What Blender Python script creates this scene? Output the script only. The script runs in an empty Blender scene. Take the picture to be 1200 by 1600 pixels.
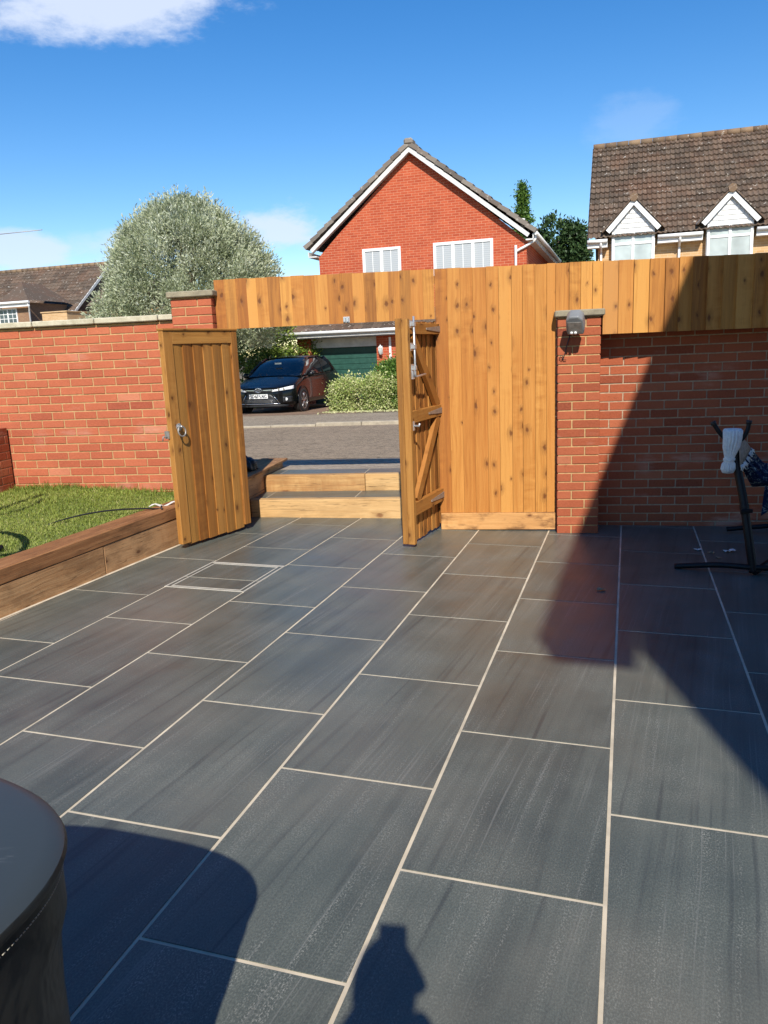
import bpy, bmesh, math, random
import numpy as np
from mathutils import Vector, Matrix, Quaternion
random.seed(7); RNG = np.random.default_rng(11)
PI = math.pi
sc = bpy.context.scene

# ---------------------------------------------------------------- camera
def cam_axes(pitch, roll, yaw):
    F = Vector((math.sin(yaw)*math.cos(pitch), math.cos(yaw)*math.cos(pitch), -math.sin(pitch)))
    R = Vector((math.cos(yaw), -math.sin(yaw), 0)); U = R.cross(F)
    return R*math.cos(roll)+U*math.sin(roll), -R*math.sin(roll)+U*math.cos(roll), F
cR, cU, cF = cam_axes(.205, -.043, -.178)
cd = bpy.data.cameras.new('camera'); co = bpy.data.objects.new('camera', cd); sc.collection.objects.link(co)
co.matrix_world = Matrix(((cR.x, cU.x, -cF.x, 0), (cR.y, cU.y, -cF.y, 0), (cR.z, cU.z, -cF.z, 1.5), (0, 0, 0, 1)))
cd.sensor_fit = 'HORIZONTAL'; cd.sensor_width = 36; cd.lens = 36.335
cd.clip_start = .02; cd.clip_end = 3000
sc.camera = co

# ---------------------------------------------------------------- sun + sky
SUN = Vector((.20, -1.2, 1)).normalized()
sl = bpy.data.lights.new('sun', 'SUN'); sl.energy = 4.7; sl.angle = math.radians(.5); sl.color = (1, .955, .87)
so = bpy.data.objects.new('sun', sl); sc.collection.objects.link(so)
so.rotation_euler = SUN.to_track_quat('Z', 'Y').to_euler(); so.location = (10, -30, 30)
wd = bpy.data.worlds.new('World'); sc.world = wd; wd.use_nodes = True
wt = wd.node_tree; wt.nodes.clear()
def wn(t): return wt.nodes.new(t)
sky = wn('ShaderNodeTexSky'); sky.sky_type = 'NISHITA'; sky.sun_disc = False
sky.sun_elevation = math.asin(SUN.z); sky.sun_rotation = math.atan2(SUN.x, SUN.y)
sky.air_density = 1.0; sky.dust_density = .05; sky.ozone_density = 1.6; sky.altitude = 50
hs = wn('ShaderNodeHueSaturation'); hs.inputs['Saturation'].default_value = 1.42; hs.inputs['Value'].default_value = 1
hs.inputs['Hue'].default_value = .507
wt.links.new(sky.outputs[0], hs.inputs['Color'])
tc = wn('ShaderNodeTexCoord')
nz = wn('ShaderNodeTexNoise'); nz.inputs['Scale'].default_value = 9; nz.inputs['Detail'].default_value = 9; nz.inputs['Roughness'].default_value = .62
mp = wn('ShaderNodeMapping'); mp.inputs['Scale'].default_value = (1, 1, 2.2)
wt.links.new(tc.outputs['Generated'], mp.inputs[0]); wt.links.new(mp.outputs[0], nz.inputs['Vector'])
def wmath(op, a, b=None, c=None):
    n = wn('ShaderNodeMath'); n.operation = op
    for i, v in enumerate((a, b, c)):
        if v is None: continue
        if isinstance(v, (int, float)): n.inputs[i].default_value = v
        else: wt.links.new(v, n.inputs[i])
    return n.outputs[0]
def wdot(vec, v):
    n = wn('ShaderNodeVectorMath'); n.operation = 'DOT_PRODUCT'; wt.links.new(vec, n.inputs[0]); n.inputs[1].default_value = v
    return n.outputs['Value']
# clouds: centre given as azimuth / elevation (degrees), angular half sizes, strength
CL = [(-26.5, 21.8, 8.6, 2.9, .85), (-33.8, 7.3, 4.2, 1.5, .7), (-15.8, 8.5, 3.8, 1.9, .8), (7.5, 13.6, 3.2, 1.7, .14), (-24, 7.6, 9, 2.2, .4)]
total = None
for az, el, rx, ry, st in CL:
    a, e = math.radians(az), math.radians(el)
    c = Vector((math.sin(a)*math.cos(e), math.cos(a)*math.cos(e), math.sin(e)))
    rt = Vector((math.cos(a), -math.sin(a), 0)); up = rt.cross(c)
    dx = wmath('DIVIDE', wdot(tc.outputs['Generated'], rt), math.radians(rx))
    dy = wmath('DIVIDE', wdot(tc.outputs['Generated'], up), math.radians(ry))
    fr = wmath('GREATER_THAN', wdot(tc.outputs['Generated'], c), 0.2)
    r = wmath('SQRT', wmath('ADD', wmath('MULTIPLY', dx, dx), wmath('MULTIPLY', dy, dy)))
    m = wmath('SUBTRACT', 1.0, r)
    m = wmath('ADD', m, wmath('MULTIPLY', wmath('SUBTRACT', nz.outputs['Fac'], .5), 2.2))
    mr = wn('ShaderNodeMapRange'); mr.interpolation_type = 'SMOOTHSTEP'
    mr.inputs['From Min'].default_value = .0; mr.inputs['From Max'].default_value = .62; mr.inputs['To Max'].default_value = st
    wt.links.new(m, mr.inputs['Value'])
    v = wmath('MULTIPLY', mr.outputs[0], fr)
    total = v if total is None else wmath('MAXIMUM', total, v)
mx = wn('ShaderNodeMix'); mx.data_type = 'RGBA'
wt.links.new(total, mx.inputs['Factor']); wt.links.new(hs.outputs[0], mx.inputs['A']); mx.inputs['B'].default_value = (5.2, 5.8, 7.0, 1)
bg = wn('ShaderNodeBackground'); bg.inputs['Strength'].default_value = .12
wo = wn('ShaderNodeOutputWorld'); wt.links.new(mx.outputs['Result'], bg.inputs['Color']); wt.links.new(bg.outputs[0], wo.inputs['Surface'])
sc.view_settings.view_transform = 'Standard'; sc.view_settings.look = 'None'; sc.view_settings.exposure = .37; sc.view_settings.gamma = 1
sc.render.engine = 'CYCLES'

# ---------------------------------------------------------------- helpers
COL = sc.collection
def empty(name, loc=(0, 0, 0), rz=0, M=None):
    o = bpy.data.objects.new(name, None); COL.objects.link(o); o.empty_display_size = .2
    if M is not None: o.matrix_world = M
    else: o.location = loc; o.rotation_euler = (0, 0, rz)
    return o
def tag(o, label=None, cat=None, group=None, kind=None):
    if label: o['label'] = label
    if cat: o['category'] = cat
    if group: o['group'] = group
    if kind: o['kind'] = kind
    return o
class MB:
    """collects shapes into one mesh; per-corner uv (metres, v along the long axis) and per-face tint"""
    def __init__(s): s.v = []; s.f = []; s.uv = []; s.t = []; s.sm = []
    def face(s, pts, uv=None, t=.5, smooth=False):
        b = len(s.v); s.v += [tuple(p) for p in pts]; s.f.append(list(range(b, b+len(pts))))
        if uv is None: uv = [(p[0], p[2]) for p in pts]
        s.uv += [tuple(q) for q in uv]; s.t.append(t); s.sm.append(smooth)
    def box(s, lo, hi, M=None, t=None, ax=None, off=None, ch=0):
        lo = Vector(lo); hi = Vector(hi); d = hi-lo
        if t is None: t = random.random()
        if ax is None: ax = max(range(3), key=lambda i: d[i])
        if off is None: off = (random.random()*20, random.random()*20)
        if ch:
            c = ch
            def P(sx, sy, sz, k):
                q = [hi.x if sx else lo.x, hi.y if sy else lo.y, hi.z if sz else lo.z]
                sg = [-1 if sx else 1, -1 if sy else 1, -1 if sz else 1]
                for i in range(3):
                    if i != k: q[i] += sg[i]*c
                return Vector(q)
            bm_ = {}
            C8 = [(a, b, e) for a in (0, 1) for b in (0, 1) for e in (0, 1)]
            base = len(s.v); idx = {}
            for c8 in C8:
                for k in range(3): idx[(c8, k)] = len(s.v); s.v.append(tuple(P(*c8, k)))
            def add(keys, nrm):
                pts = [Vector(s.v[idx[k]]) for k in keys]
                n = (pts[1]-pts[0]).cross(pts[2]-pts[0])
                if n.dot(Vector(nrm)) < 0: keys = keys[::-1]
                s.f.append([idx[k] for k in keys]); s.t.append(t); s.sm.append(False)
                ak = max(range(3), key=lambda i: abs(nrm[i]))
                o = [i for i in range(3) if i != ak]
                va = ax if ax in o else o[1]; ua = [i for i in o if i != va][0]
                for k in keys:
                    q = s.v[idx[k]]; s.uv.append((q[ua]+off[0]+ak*.37, q[va]+off[1]))
            for k in range(3):
                o = [i for i in range(3) if i != k]
                for sd in (0, 1):
                    ks = []
                    for a, b in ((0, 0), (1, 0), (1, 1), (0, 1)):
                        c8 = [0, 0, 0]; c8[k] = sd; c8[o[0]] = a; c8[o[1]] = b; ks.append((tuple(c8), k))
                    n = [0, 0, 0]; n[k] = 1 if sd else -1; add(ks, n)
            for k in range(3):     # edges along axis k
                o = [i for i in range(3) if i != k]
                for a in (0, 1):
                    for b in (0, 1):
                        e0 = [0, 0, 0]; e1 = [0, 0, 0]; e0[o[0]] = e1[o[0]] = a; e0[o[1]] = e1[o[1]] = b; e1[k] = 1
                        e0, e1 = tuple(e0), tuple(e1); n = [0, 0, 0]; n[o[0]] = 1 if a else -1; n[o[1]] = 1.01 if b else -1.01
                        add([(e0, o[0]), (e1, o[0]), (e1, o[1]), (e0, o[1])], n)
            for c8 in C8:
                add([(c8, 0), (c8, 1), (c8, 2)], [1 if q else -1 for q in c8])
            if M is not None:
                for i in range(base, len(s.v)): s.v[i] = tuple(M @ Vector(s.v[i]))
            return
        V = [Vector((x, y, z)) for z in (lo.z, hi.z) for y in (lo.y, hi.y) for x in (lo.x, hi.x)]
        F = [((0, 2, 3, 1), 2), ((4, 5, 7, 6), 2), ((0, 1, 5, 4), 1), ((2, 6, 7, 3), 1), ((0, 4, 6, 2), 0), ((1, 3, 7, 5), 0)]
        b = len(s.v)
        s.v += [tuple(M @ p if M is not None else p) for p in V]
        for fi, k in F:
            o = [i for i in range(3) if i != k]; va = ax if ax in o else o[1]; ua = [i for i in o if i != va][0]
            s.f.append([b+i for i in fi]); s.t.append(t); s.sm.append(False)
            for i in fi: s.uv.append((V[i][ua]+off[0]+k*.37, V[i][va]+off[1]))
    def tube(s, pts, r, n=8, t=.5, cap=True, smooth=True):
        pts = [Vector(p) for p in pts]
        R = r if isinstance(r, (list, tuple)) else [r]*len(pts)
        b = len(s.v); prev = None
        for i, p in enumerate(pts):
            d = (pts[min(i+1, len(pts)-1)]-pts[max(i-1, 0)]).normalized()
            if prev is None:
                a = d.orthogonal().normalized()
            else:
                a = (prev-d*prev.dot(d)).normalized()
            prev = a; c = d.cross(a)
            for k in range(n):
                th = 2*PI*k/n; s.v.append(tuple(p+(a*math.cos(th)+c*math.sin(th))*R[i]))
        for i in range(len(pts)-1):
            for k in range(n):
                k2 = (k+1) % n
                s.f.append([b+i*n+k, b+i*n+k2, b+(i+1)*n+k2, b+(i+1)*n+k]); s.t.append(t); s.sm.append(smooth)
                s.uv += [(k/n, i*.1), ((k+1)/n, i*.1), ((k+1)/n, i*.1+.1), (k/n, i*.1+.1)]
        if cap:
            for i, rev in ((0, True), (len(pts)-1, False)):
                q = [b+i*n+k for k in range(n)]
                s.f.append(q[::-1] if rev else q); s.t.append(t); s.sm.append(False); s.uv += [(0, 0)]*n
    def grid(s, P, t=.5, smooth=True, uv=None, flip=False):
        """P[i][j] points"""
        b = len(s.v); ni, nj = len(P), len(P[0])
        for r_ in P:
            for p in r_: s.v.append(tuple(p))
        for i in range(ni-1):
            for j in range(nj-1):
                q = [b+i*nj+j, b+i*nj+j+1, b+(i+1)*nj+j+1, b+(i+1)*nj+j]
                ij = [(i, j), (i, j+1), (i+1, j+1), (i+1, j)]
                if flip: q = q[::-1]; ij = ij[::-1]
                s.f.append(q); s.t.append(t(i, j) if callable(t) else t); s.sm.append(smooth)
                for a, c in ij: s.uv.append(uv(a, c) if uv else (a/ni, c/nj))
    def prism(s, poly, lo, hi, axis=2, t=.5, M=None):
        """poly in the two other axes, extruded along axis"""
        o = [i for i in range(3) if i != axis]
        def P(q, h):
            v = [0, 0, 0]; v[o[0]] = q[0]; v[o[1]] = q[1]; v[axis] = h
            return M @ Vector(v) if M is not None else Vector(v)
        n = len(poly); b = len(s.v)
        s.v += [tuple(P(q, lo)) for q in poly]+[tuple(P(q, hi)) for q in poly]
        area = sum(poly[i][0]*poly[(i+1) % n][1]-poly[(i+1) % n][0]*poly[i][1] for i in range(n))
        flip = (area > 0) != (axis in (0, 2))
        def add(q, uvs):
            if flip: q = q[::-1]; uvs = uvs[::-1]
            s.f.append(q); s.t.append(t); s.sm.append(False); s.uv.extend(uvs)
        add([b+i for i in range(n)][::-1], [poly[i] for i in range(n)][::-1])
        add([b+n+i for i in range(n)], [poly[i] for i in range(n)])
        for i in range(n):
            j = (i+1) % n
            add([b+i, b+j, b+n+j, b+n+i], [(lo, poly[i][0]+poly[i][1]), (lo, poly[j][0]+poly[j][1]), (hi, poly[j][0]+poly[j][1]), (hi, poly[i][0]+poly[i][1])])
    def build(s, name, mat, parent=None, bevel=0, recalc=False):
        me = bpy.data.meshes.new(name); me.from_pydata(s.v, [], s.f)
        uvl = me.uv_layers.new(name='UVMap'); uvl.data.foreach_set('uv', np.array(s.uv, dtype=np.float32).ravel())
        at = me.attributes.new('tint', 'FLOAT', 'FACE'); at.data.foreach_set('value', np.array(s.t, dtype=np.float32))
        me.polygons.foreach_set('use_smooth', s.sm)
        if recalc:
            bm = bmesh.new(); bm.from_mesh(me); bmesh.ops.remove_doubles(bm, verts=bm.verts, dist=1e-5)
            bmesh.ops.recalc_face_normals(bm, faces=bm.faces); bm.to_mesh(me); bm.free()
        me.materials.append(mat); me.update()
        o = bpy.data.objects.new(name, me); COL.objects.link(o)
        if parent is not None: o.parent = parent
        if bevel:
            m = o.modifiers.new('bevel', 'BEVEL'); m.width = bevel; m.segments = 2; m.limit_method = 'ANGLE'
        return o

def leaves(name, P, D, L, Wd, mat, parent=None, tint=None, bend=.0):
    """many small pointed leaves at P along directions D (arrays)"""
    n = len(P); P = np.asarray(P, float); D = np.asarray(D, float)
    D /= np.linalg.norm(D, axis=1)[:, None]+1e-9
    A = RNG.normal(size=(n, 3)); S = np.cross(D, A); S /= np.linalg.norm(S, axis=1)[:, None]+1e-9
    L = np.broadcast_to(L, (n,))*RNG.uniform(.6, 1.35, n); Wd = np.broadcast_to(Wd, (n,))*RNG.uniform(.7, 1.3, n)
    N = np.cross(S, D)
    v = np.empty((n, 4, 3))
    v[:, 0] = P; v[:, 1] = P+D*(L*.45)[:, None]+S*(Wd*.5)[:, None]+N*(L*.06)[:, None]
    v[:, 2] = P+D*L[:, None]-N*(L*.1)[:, None]; v[:, 3] = P+D*(L*.45)[:, None]-S*(Wd*.5)[:, None]+N*(L*.06)[:, None]
    me = bpy.data.meshes.new(name)
    me.vertices.add(n*4); me.vertices.foreach_set('co', v.reshape(-1).astype(np.float32))
    me.loops.add(n*4); me.loops.foreach_set('vertex_index', np.arange(n*4, dtype=np.int32))
    me.polygons.add(n); me.polygons.foreach_set('loop_start', np.arange(0, n*4, 4, dtype=np.int32))
    try: me.polygons.foreach_set('loop_total', np.full(n, 4, dtype=np.int32))
    except Exception: pass
    me.update(calc_edges=True)
    if tint is None: tint = RNG.random(n)
    at = me.attributes.new('tint', 'FLOAT', 'FACE'); at.data.foreach_set('value', np.asarray(tint, dtype=np.float32))
    me.materials.append(mat); me.validate()
    o = bpy.data.objects.new(name, me); COL.objects.link(o)
    if parent is not None: o.parent = parent
    return o

# ---------------------------------------------------------------- materials
class NT:
    def __init__(s, name):
        s.m = bpy.data.materials.new(name); s.m.use_nodes = True; s.t = s.m.node_tree; s.t.nodes.clear()
        s.o = s.n('ShaderNodeOutputMaterial'); s.b = s.n('ShaderNodeBsdfPrincipled'); s.t.links.new(s.b.outputs[0], s.o.inputs[0])
    def n(s, t): return s.t.nodes.new(t)
    def l(s, a, b): s.t.links.new(a, b)
    def set(s, node, key, v):
        if isinstance(v, (int, float, tuple)): node.inputs[key].default_value = v
        else: s.l(v, node.inputs[key])
    def math(s, op, a, b=0, c=0, clamp=False):
        n = s.n('ShaderNodeMath'); n.operation = op; n.use_clamp = clamp
        for i, v in enumerate((a, b, c)): s.set(n, i, v)
        return n.outputs[0]
    def attr(s, name='tint'):
        n = s.n('ShaderNodeAttribute'); n.attribute_name = name; return n.outputs['Fac']
    def coord(s, kind='UV', scale=(1, 1, 1), loc=(0, 0, 0), rot=(0, 0, 0)):
        c = s.n('ShaderNodeTexCoord'); m = s.n('ShaderNodeMapping'); s.l(c.outputs[kind], m.inputs[0])
        m.inputs['Scale'].default_value = scale; m.inputs['Location'].default_value = loc; m.inputs['Rotation'].default_value = rot
        return m.outputs[0]
    def mapv(s, vec, scale=(1, 1, 1), loc=(0, 0, 0), rot=(0, 0, 0)):
        m = s.n('ShaderNodeMapping'); s.l(vec, m.inputs[0]); m.inputs['Scale'].default_value = scale; m.inputs['Location'].default_value = loc; m.inputs['Rotation'].default_value = rot
        return m.outputs[0]
    def noise(s, vec, scale=5, det=4, rough=.5, dist=0):
        n = s.n('ShaderNodeTexNoise'); s.l(vec, n.inputs['Vector'])
        n.inputs['Scale'].default_value = scale; n.inputs['Detail'].default_value = det; n.inputs['Roughness'].default_value = rough; n.inputs['Distortion'].default_value = dist
        return n.outputs['Fac']
    def ramp(s, fac, stops, interp='LINEAR'):
        n = s.n('ShaderNodeValToRGB'); n.color_ramp.interpolation = interp; s.l(fac, n.inputs[0])
        e = n.color_ramp.elements
        while len(e) < len(stops): e.new(.5)
        for i, (p, c) in enumerate(stops):
            e[i].position = p; e[i].color = (*c, 1) if len(c) == 3 else c
        return n.outputs[0]
    def mix(s, fac, a, b, blend='MIX'):
        n = s.n('ShaderNodeMix'); n.data_type = 'RGBA'; n.blend_type = blend
        s.set(n, 'Factor', fac)
        for k, v in (('A', a), ('B', b)):
            if isinstance(v, tuple) and len(v) == 3: v = (*v, 1)
            s.set(n, k, v)
        return n.outputs['Result']
    def mr(s, v, a, b, c=0, d=1, smooth=False):
        n = s.n('ShaderNodeMapRange')
        if smooth: n.interpolation_type = 'SMOOTHSTEP'
        s.l(v, n.inputs['Value'])
        for k, q in (('From Min', a), ('From Max', b), ('To Min', c), ('To Max', d)): n.inputs[k].default_value = q
        return n.outputs[0]
    def bump(s, h, strength=.3, dist=.01, prev=None):
        n = s.n('ShaderNodeBump'); s.l(h, n.inputs['Height']); n.inputs['Strength'].default_value = strength; n.inputs['Distance'].default_value = dist
        if prev is not None: s.l(prev, n.inputs['Normal'])
        return n.outputs[0]
    def fin(s, col, rough=.6, nrm=None, metal=0, spec=None, trans=None, coat=None):
        if isinstance(col, tuple) and len(col) == 3: col = (*col, 1)
        s.set(s.b, 'Base Color', col); s.set(s.b, 'Roughness', rough); s.b.inputs['Metallic'].default_value = metal
        if nrm is not None: s.l(nrm, s.b.inputs['Normal'])
        if spec is not None: s.b.inputs['Specular IOR Level'].default_value = spec
        if coat is not None: s.b.inputs['Coat Weight'].default_value = coat; s.b.inputs['Coat Roughness'].default_value = .03
        return s.m
def mat_plain(name, col, rough=.5, metal=0, var=.12, nscale=12, coat=None, spec=None, bump=0):
    k = NT(name); v = k.coord('Object')
    n = k.noise(v, nscale, 5, .6)
    c = k.mix(k.mr(n, .3, .7), tuple(q*(1-var) for q in col), tuple(min(1, q*(1+var)) for q in col))
    r = k.math('ADD', k.mr(n, .2, .8, -.06, .06), rough)
    return k.fin(c, r, k.bump(n, bump, .005) if bump else None, metal, spec, coat=coat)
def mat_wood(name, dark, mid, light, knots=1.0, rough=.62, grey=0, blotch=0, kscale=(7, 4.6)):
    k = NT(name); uv = k.coord('UV'); t = k.attr()
    # knots
    vo = k.n('ShaderNodeTexVoronoi'); vo.voronoi_dimensions = '2D'
    va = k.n('ShaderNodeVectorMath'); nzc = k.n('ShaderNodeTexNoise'); k.l(uv, nzc.inputs['Vector']); nzc.inputs['Scale'].default_value = 26; nzc.inputs['Detail'].default_value = 3
    va.operation = 'MULTIPLY_ADD'; k.l(nzc.outputs['Color'], va.inputs[0]); va.inputs[1].default_value = (.030, .038, 0); k.l(uv, va.inputs[2])
    k.l(k.mapv(va.outputs[0], (kscale[0], kscale[1], 1)), vo.inputs['Vector']); vo.inputs['Scale'].default_value = 1; vo.inputs['Randomness'].default_value = .9
    sep = k.n('ShaderNodeSeparateColor'); k.l(vo.outputs['Color'], sep.inputs[0])
    has = k.math('GREATER_THAN', sep.outputs[0], 1-.33*knots)
    size = k.mr(sep.outputs[1], 0, 1, .045, .13)
    kd = k.math('DIVIDE', vo.outputs['Distance'], size)
    knot = k.math('MULTIPLY', k.mr(kd, .5, 1.25, 1, 0, True), has)
    halo = k.math('MULTIPLY', k.mr(kd, .8, 3.6, 1, 0, True), has)
    # grain warped around knots
    sx = k.n('ShaderNodeSeparateXYZ'); k.l(uv, sx.inputs[0])
    wob = k.noise(k.mapv(uv, (1.5, 1.1, 1)), 1.6, 2, .5)
    u = k.math('ADD', sx.outputs[0], k.math('MULTIPLY', wob, .055)); u = k.math('ADD', u, k.math('MULTIPLY', halo, .022))
    cx = k.n('ShaderNodeCombineXYZ'); k.l(u, cx.inputs[0]); k.l(sx.outputs[1], cx.inputs[1])
    g1 = k.noise(k.mapv(cx.outputs[0], (42, 1.3, 1)), 1, 4, .6)
    g2 = k.noise(k.mapv(cx.outputs[0], (150, 4.5, 1)), 1, 3, .6)
    big = k.noise(k.mapv(uv, (5, .9, 1)), 1, 3, .5)
    f = k.math('ADD', k.math('MULTIPLY', g1, .62), k.math('MULTIPLY', g2, .3)); f = k.math('ADD', f, k.math('MULTIPLY', big, .35))
    f = k.math('ADD', f, k.math('MULTIPLY', k.math('SUBTRACT', t, .5), .42))
    rip = k.noise(k.mapv(uv, (5, 17, 1)), 1, 2, .5, .8); rpm = k.mr(k.noise(k.mapv(uv, (3, .8, 1)), 1, 2, .5), .5, .62, 0, 1, True)
    f = k.math('ADD', f, k.math('MULTIPLY', k.math('MULTIPLY', k.math('SUBTRACT', rip, .5), rpm), .42))
    c = k.ramp(f, [(.38, dark), (.6, mid), (.82, light)])
    wnz = k.n('ShaderNodeTexWhiteNoise'); wnz.noise_dimensions = '1D'; k.l(t, wnz.inputs['W'])
    c = k.mix(k.math('MULTIPLY', k.mr(wnz.outputs['Value'], .3, 1, 0, 1), .38), c, (mid[0]*.86, mid[1]*.62, mid[2]*.45))
    c = k.mix(k.math('MULTIPLY', k.mr(wnz.outputs['Value'], .3, 0, 0, 1), .28), c, (light[0]*1.08, light[1]*1.12, light[2]*1.0))
    c = k.mix(k.math('MULTIPLY', halo, .42), c, tuple(q*.62 for q in dark))
    c = k.mix(k.math('MULTIPLY', knot, .8), c, (dark[0]*.45, dark[1]*.33, dark[2]*.3))
    if blotch:
        bl = k.noise(k.mapv(uv, (6, 2.4, 1)), 1, 5, .65)
        c = k.mix(k.mr(bl, .46, .62, 0, blotch, True), c, tuple(q*.4 for q in dark))
    if 'sleeper' in name:
        ck = k.noise(k.mapv(cx.outputs[0], (30, .55, 1)), 1, 3, .55, .3)
        c = k.mix(k.mr(k.math('ABSOLUTE', k.math('SUBTRACT', ck, .5)), .0, .010, .75, 0, True), c, tuple(q*.2 for q in dark))
    if grey:
        gm = k.math('MULTIPLY', k.math('GREATER_THAN', t, .965), grey)
        c = k.mix(gm, c, (.36, .25, .15))
    h = k.math('SUBTRACT', k.math('ADD', g1, k.math('MULTIPLY', g2, .7)), k.math('MULTIPLY', knot, .6))
    return k.fin(c, k.mr(g1, .3, .7, rough-.08, rough+.1), k.bump(h, .45, .004), spec=.35)
M = {}
M['fence'] = mat_wood('stained_fence_wood', (.25, .092, .017), (.44, .182, .034), (.57, .27, .062), 1.35, grey=.12)
M['gate'] = mat_wood('stained_gate_wood', (.20, .078, .016), (.35, .150, .030), (.46, .22, .052), 1.3)
M['gravelboard'] = mat_wood('blotched_board_wood', (.28, .11, .035), (.5, .24, .08), (.66, .36, .14), 1.0, blotch=.75)
M['sleeper'] = mat_wood('oak_sleeper_wood', (.23, .105, .042), (.42, .215, .09), (.58, .34, .16), .9, rough=.75, blotch=.35, kscale=(5, 3))
M['sleeper_pale'] = mat_wood('pale_sleeper_wood', (.40, .21, .078), (.56, .35, .145), (.66, .45, .21), .6, rough=.7, blotch=.2, kscale=(5, 2.6))
def mat_brick(name, cols, mort=False, stain=.35):
    k = NT(name); v = k.coord('Object'); t = k.attr()
    c = k.ramp(t, cols)
    n1 = k.noise(v, 5, 5, .65); n2 = k.noise(v, 60, 4, .7); n3 = k.noise(k.mapv(v, (1, 1, 3)), 1.4, 4, .6)
    c = k.mix(k.mr(n1, .35, .7, 0, .35), c, tuple(q*.62 for q in cols[1][1]))
    c = k.mix(k.mr(n2, .35, .7, 0, .35), c, tuple(min(1, q*1.35+.015) for q in cols[1][1]))
    c = k.mix(k.mr(n3, .56, .72, 0, stain, True), c, (.56, .33, .24))
    n4 = k.noise(v, 22, 5, .75)
    c = k.mix(k.mr(n4, .60, .70, 0, .5, True), c, tuple(q*.5 for q in cols[1][1]))
    return k.fin(c, .85, k.bump(n2, .5, .004, k.bump(n4, .5, .008)), spec=.25)
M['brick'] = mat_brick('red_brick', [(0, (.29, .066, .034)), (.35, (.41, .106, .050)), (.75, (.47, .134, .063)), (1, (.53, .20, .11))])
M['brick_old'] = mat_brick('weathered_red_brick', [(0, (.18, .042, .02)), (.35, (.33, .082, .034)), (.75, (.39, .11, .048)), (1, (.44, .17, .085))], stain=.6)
M['mortar'] = mat_plain('sandy_mortar', (.46, .29, .13), .95, var=.2, nscale=30, bump=.3)
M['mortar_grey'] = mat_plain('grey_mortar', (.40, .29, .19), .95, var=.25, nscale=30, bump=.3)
def mat_stone(name, a, b, sp=.5):
    k = NT(name); v = k.coord('Object'); n = k.noise(v, 9, 6, .7); n2 = k.noise(v, 90, 3, .6)
    c = k.mix(k.mr(n, .35, .68), a, b); c = k.mix(k.mr(n2, .55, .75, 0, sp), c, tuple(q*.45 for q in a))
    return k.fin(c, .9, k.bump(n2, .4, .004), spec=.2)
M['coping'] = mat_stone('pale_concrete_coping', (.40, .35, .24), (.60, .54, .40))
M['cap'] = mat_stone('weathered_concrete_cap', (.20, .17, .12), (.36, .31, .21))
# porcelain paving
k = NT('slate_grey_porcelain'); uv = k.coord('UV'); t = k.attr()
ruv = k.mapv(uv, rot=(0, 0, .11))
warp = k.noise(k.mapv(ruv, (3, .8, 1)), 1, 2, .5)
sx_ = k.n('ShaderNodeSeparateXYZ'); k.l(ruv, sx_.inputs[0]); cb = k.n('ShaderNodeCombineXYZ')
k.l(k.math('ADD', sx_.outputs[0], k.math('MULTIPLY', warp, .05)), cb.inputs[0]); k.l(sx_.outputs[1], cb.inputs[1]); wuv = cb.outputs[0]
band = k.noise(k.mapv(wuv, (7, .55, 1)), 1, 3, .55)
lines = k.noise(k.mapv(wuv, (110, .55, 1)), 1, 4, .6)
lines2 = k.noise(k.mapv(wuv, (32, .6, 1)), 1, 2, .5)
clus = k.noise(k.mapv(wuv, (4.5, 1.2, 1), loc=(7, 3, 0)), 1, 3, .6)
sp = k.noise(uv, 330, 2, .6); bg_ = k.noise(uv, 2.4, 5, .6)
f = k.math('ADD', k.math('MULTIPLY', band, .55), k.math('MULTIPLY', bg_, .45)); f = k.math('ADD', f, k.math('MULTIPLY', k.math('SUBTRACT', t, .5), .10))
c = k.ramp(f, [(.34, (.074, .084, .071)), (.5, (.109, .121, .101)), (.68, (.152, .162, .134))])
dk = k.mr(lines2, .30, .46, .55, 0, True)
c = k.mix(k.math('MULTIPLY', dk, k.mr(clus, .42, .6, 1, .1)), c, (.036, .039, .038))
sp2 = k.noise(k.mapv(uv, (210, 130, 1)), 1, 3, .7)
c = k.mix(k.mr(sp2, .38, .62, .42, 0), c, (.028, .030, .029))
lt = k.math('MULTIPLY', k.mr(lines, .54, .68, 0, 1, True), k.mr(clus, .45, .64, .05, .42, True))
c = k.mix(lt, c, (.25, .245, .22))
lt2 = k.mr(lines2, .50, .66, 0, 1, True)
fine = k.math('MULTIPLY', k.mr(sp2, .50, .64, 0, .85, True), k.math('ADD', k.math('MULTIPLY', k.mr(clus, .42, .60, .15, 1), k.math('ADD', lt2, .12)), k.mr(bg_, .52, .64, 0, .35)))
c = k.mix(k.math('MULTIPLY', fine, .62), c, (.34, .33, .29))
dust_sheen = k.noise(k.coord('Object'), .9, 5, .6)
c = k.mix(k.mr(dust_sheen, .42, .72, 0, .30, True), c, (.22, .185, .14))  # brown dust tone, also carrying the fence's warm reflection as slab colour
M['tile'] = k.fin(c, k.math('ADD', k.mr(bg_, .3, .7, .31, .45), k.math('MULTIPLY', fine, .1)), k.bump(sp2, .18, .0012, k.bump(band, .08, .004)), spec=.45)
M['grout'] = mat_plain('cream_grout', (.56, .47, .34), .9, var=.25, nscale=6)
M['frame_metal'] = mat_plain('pale_cover_edge', (.50, .455, .37), .55, metal=.0, var=.15)
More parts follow.
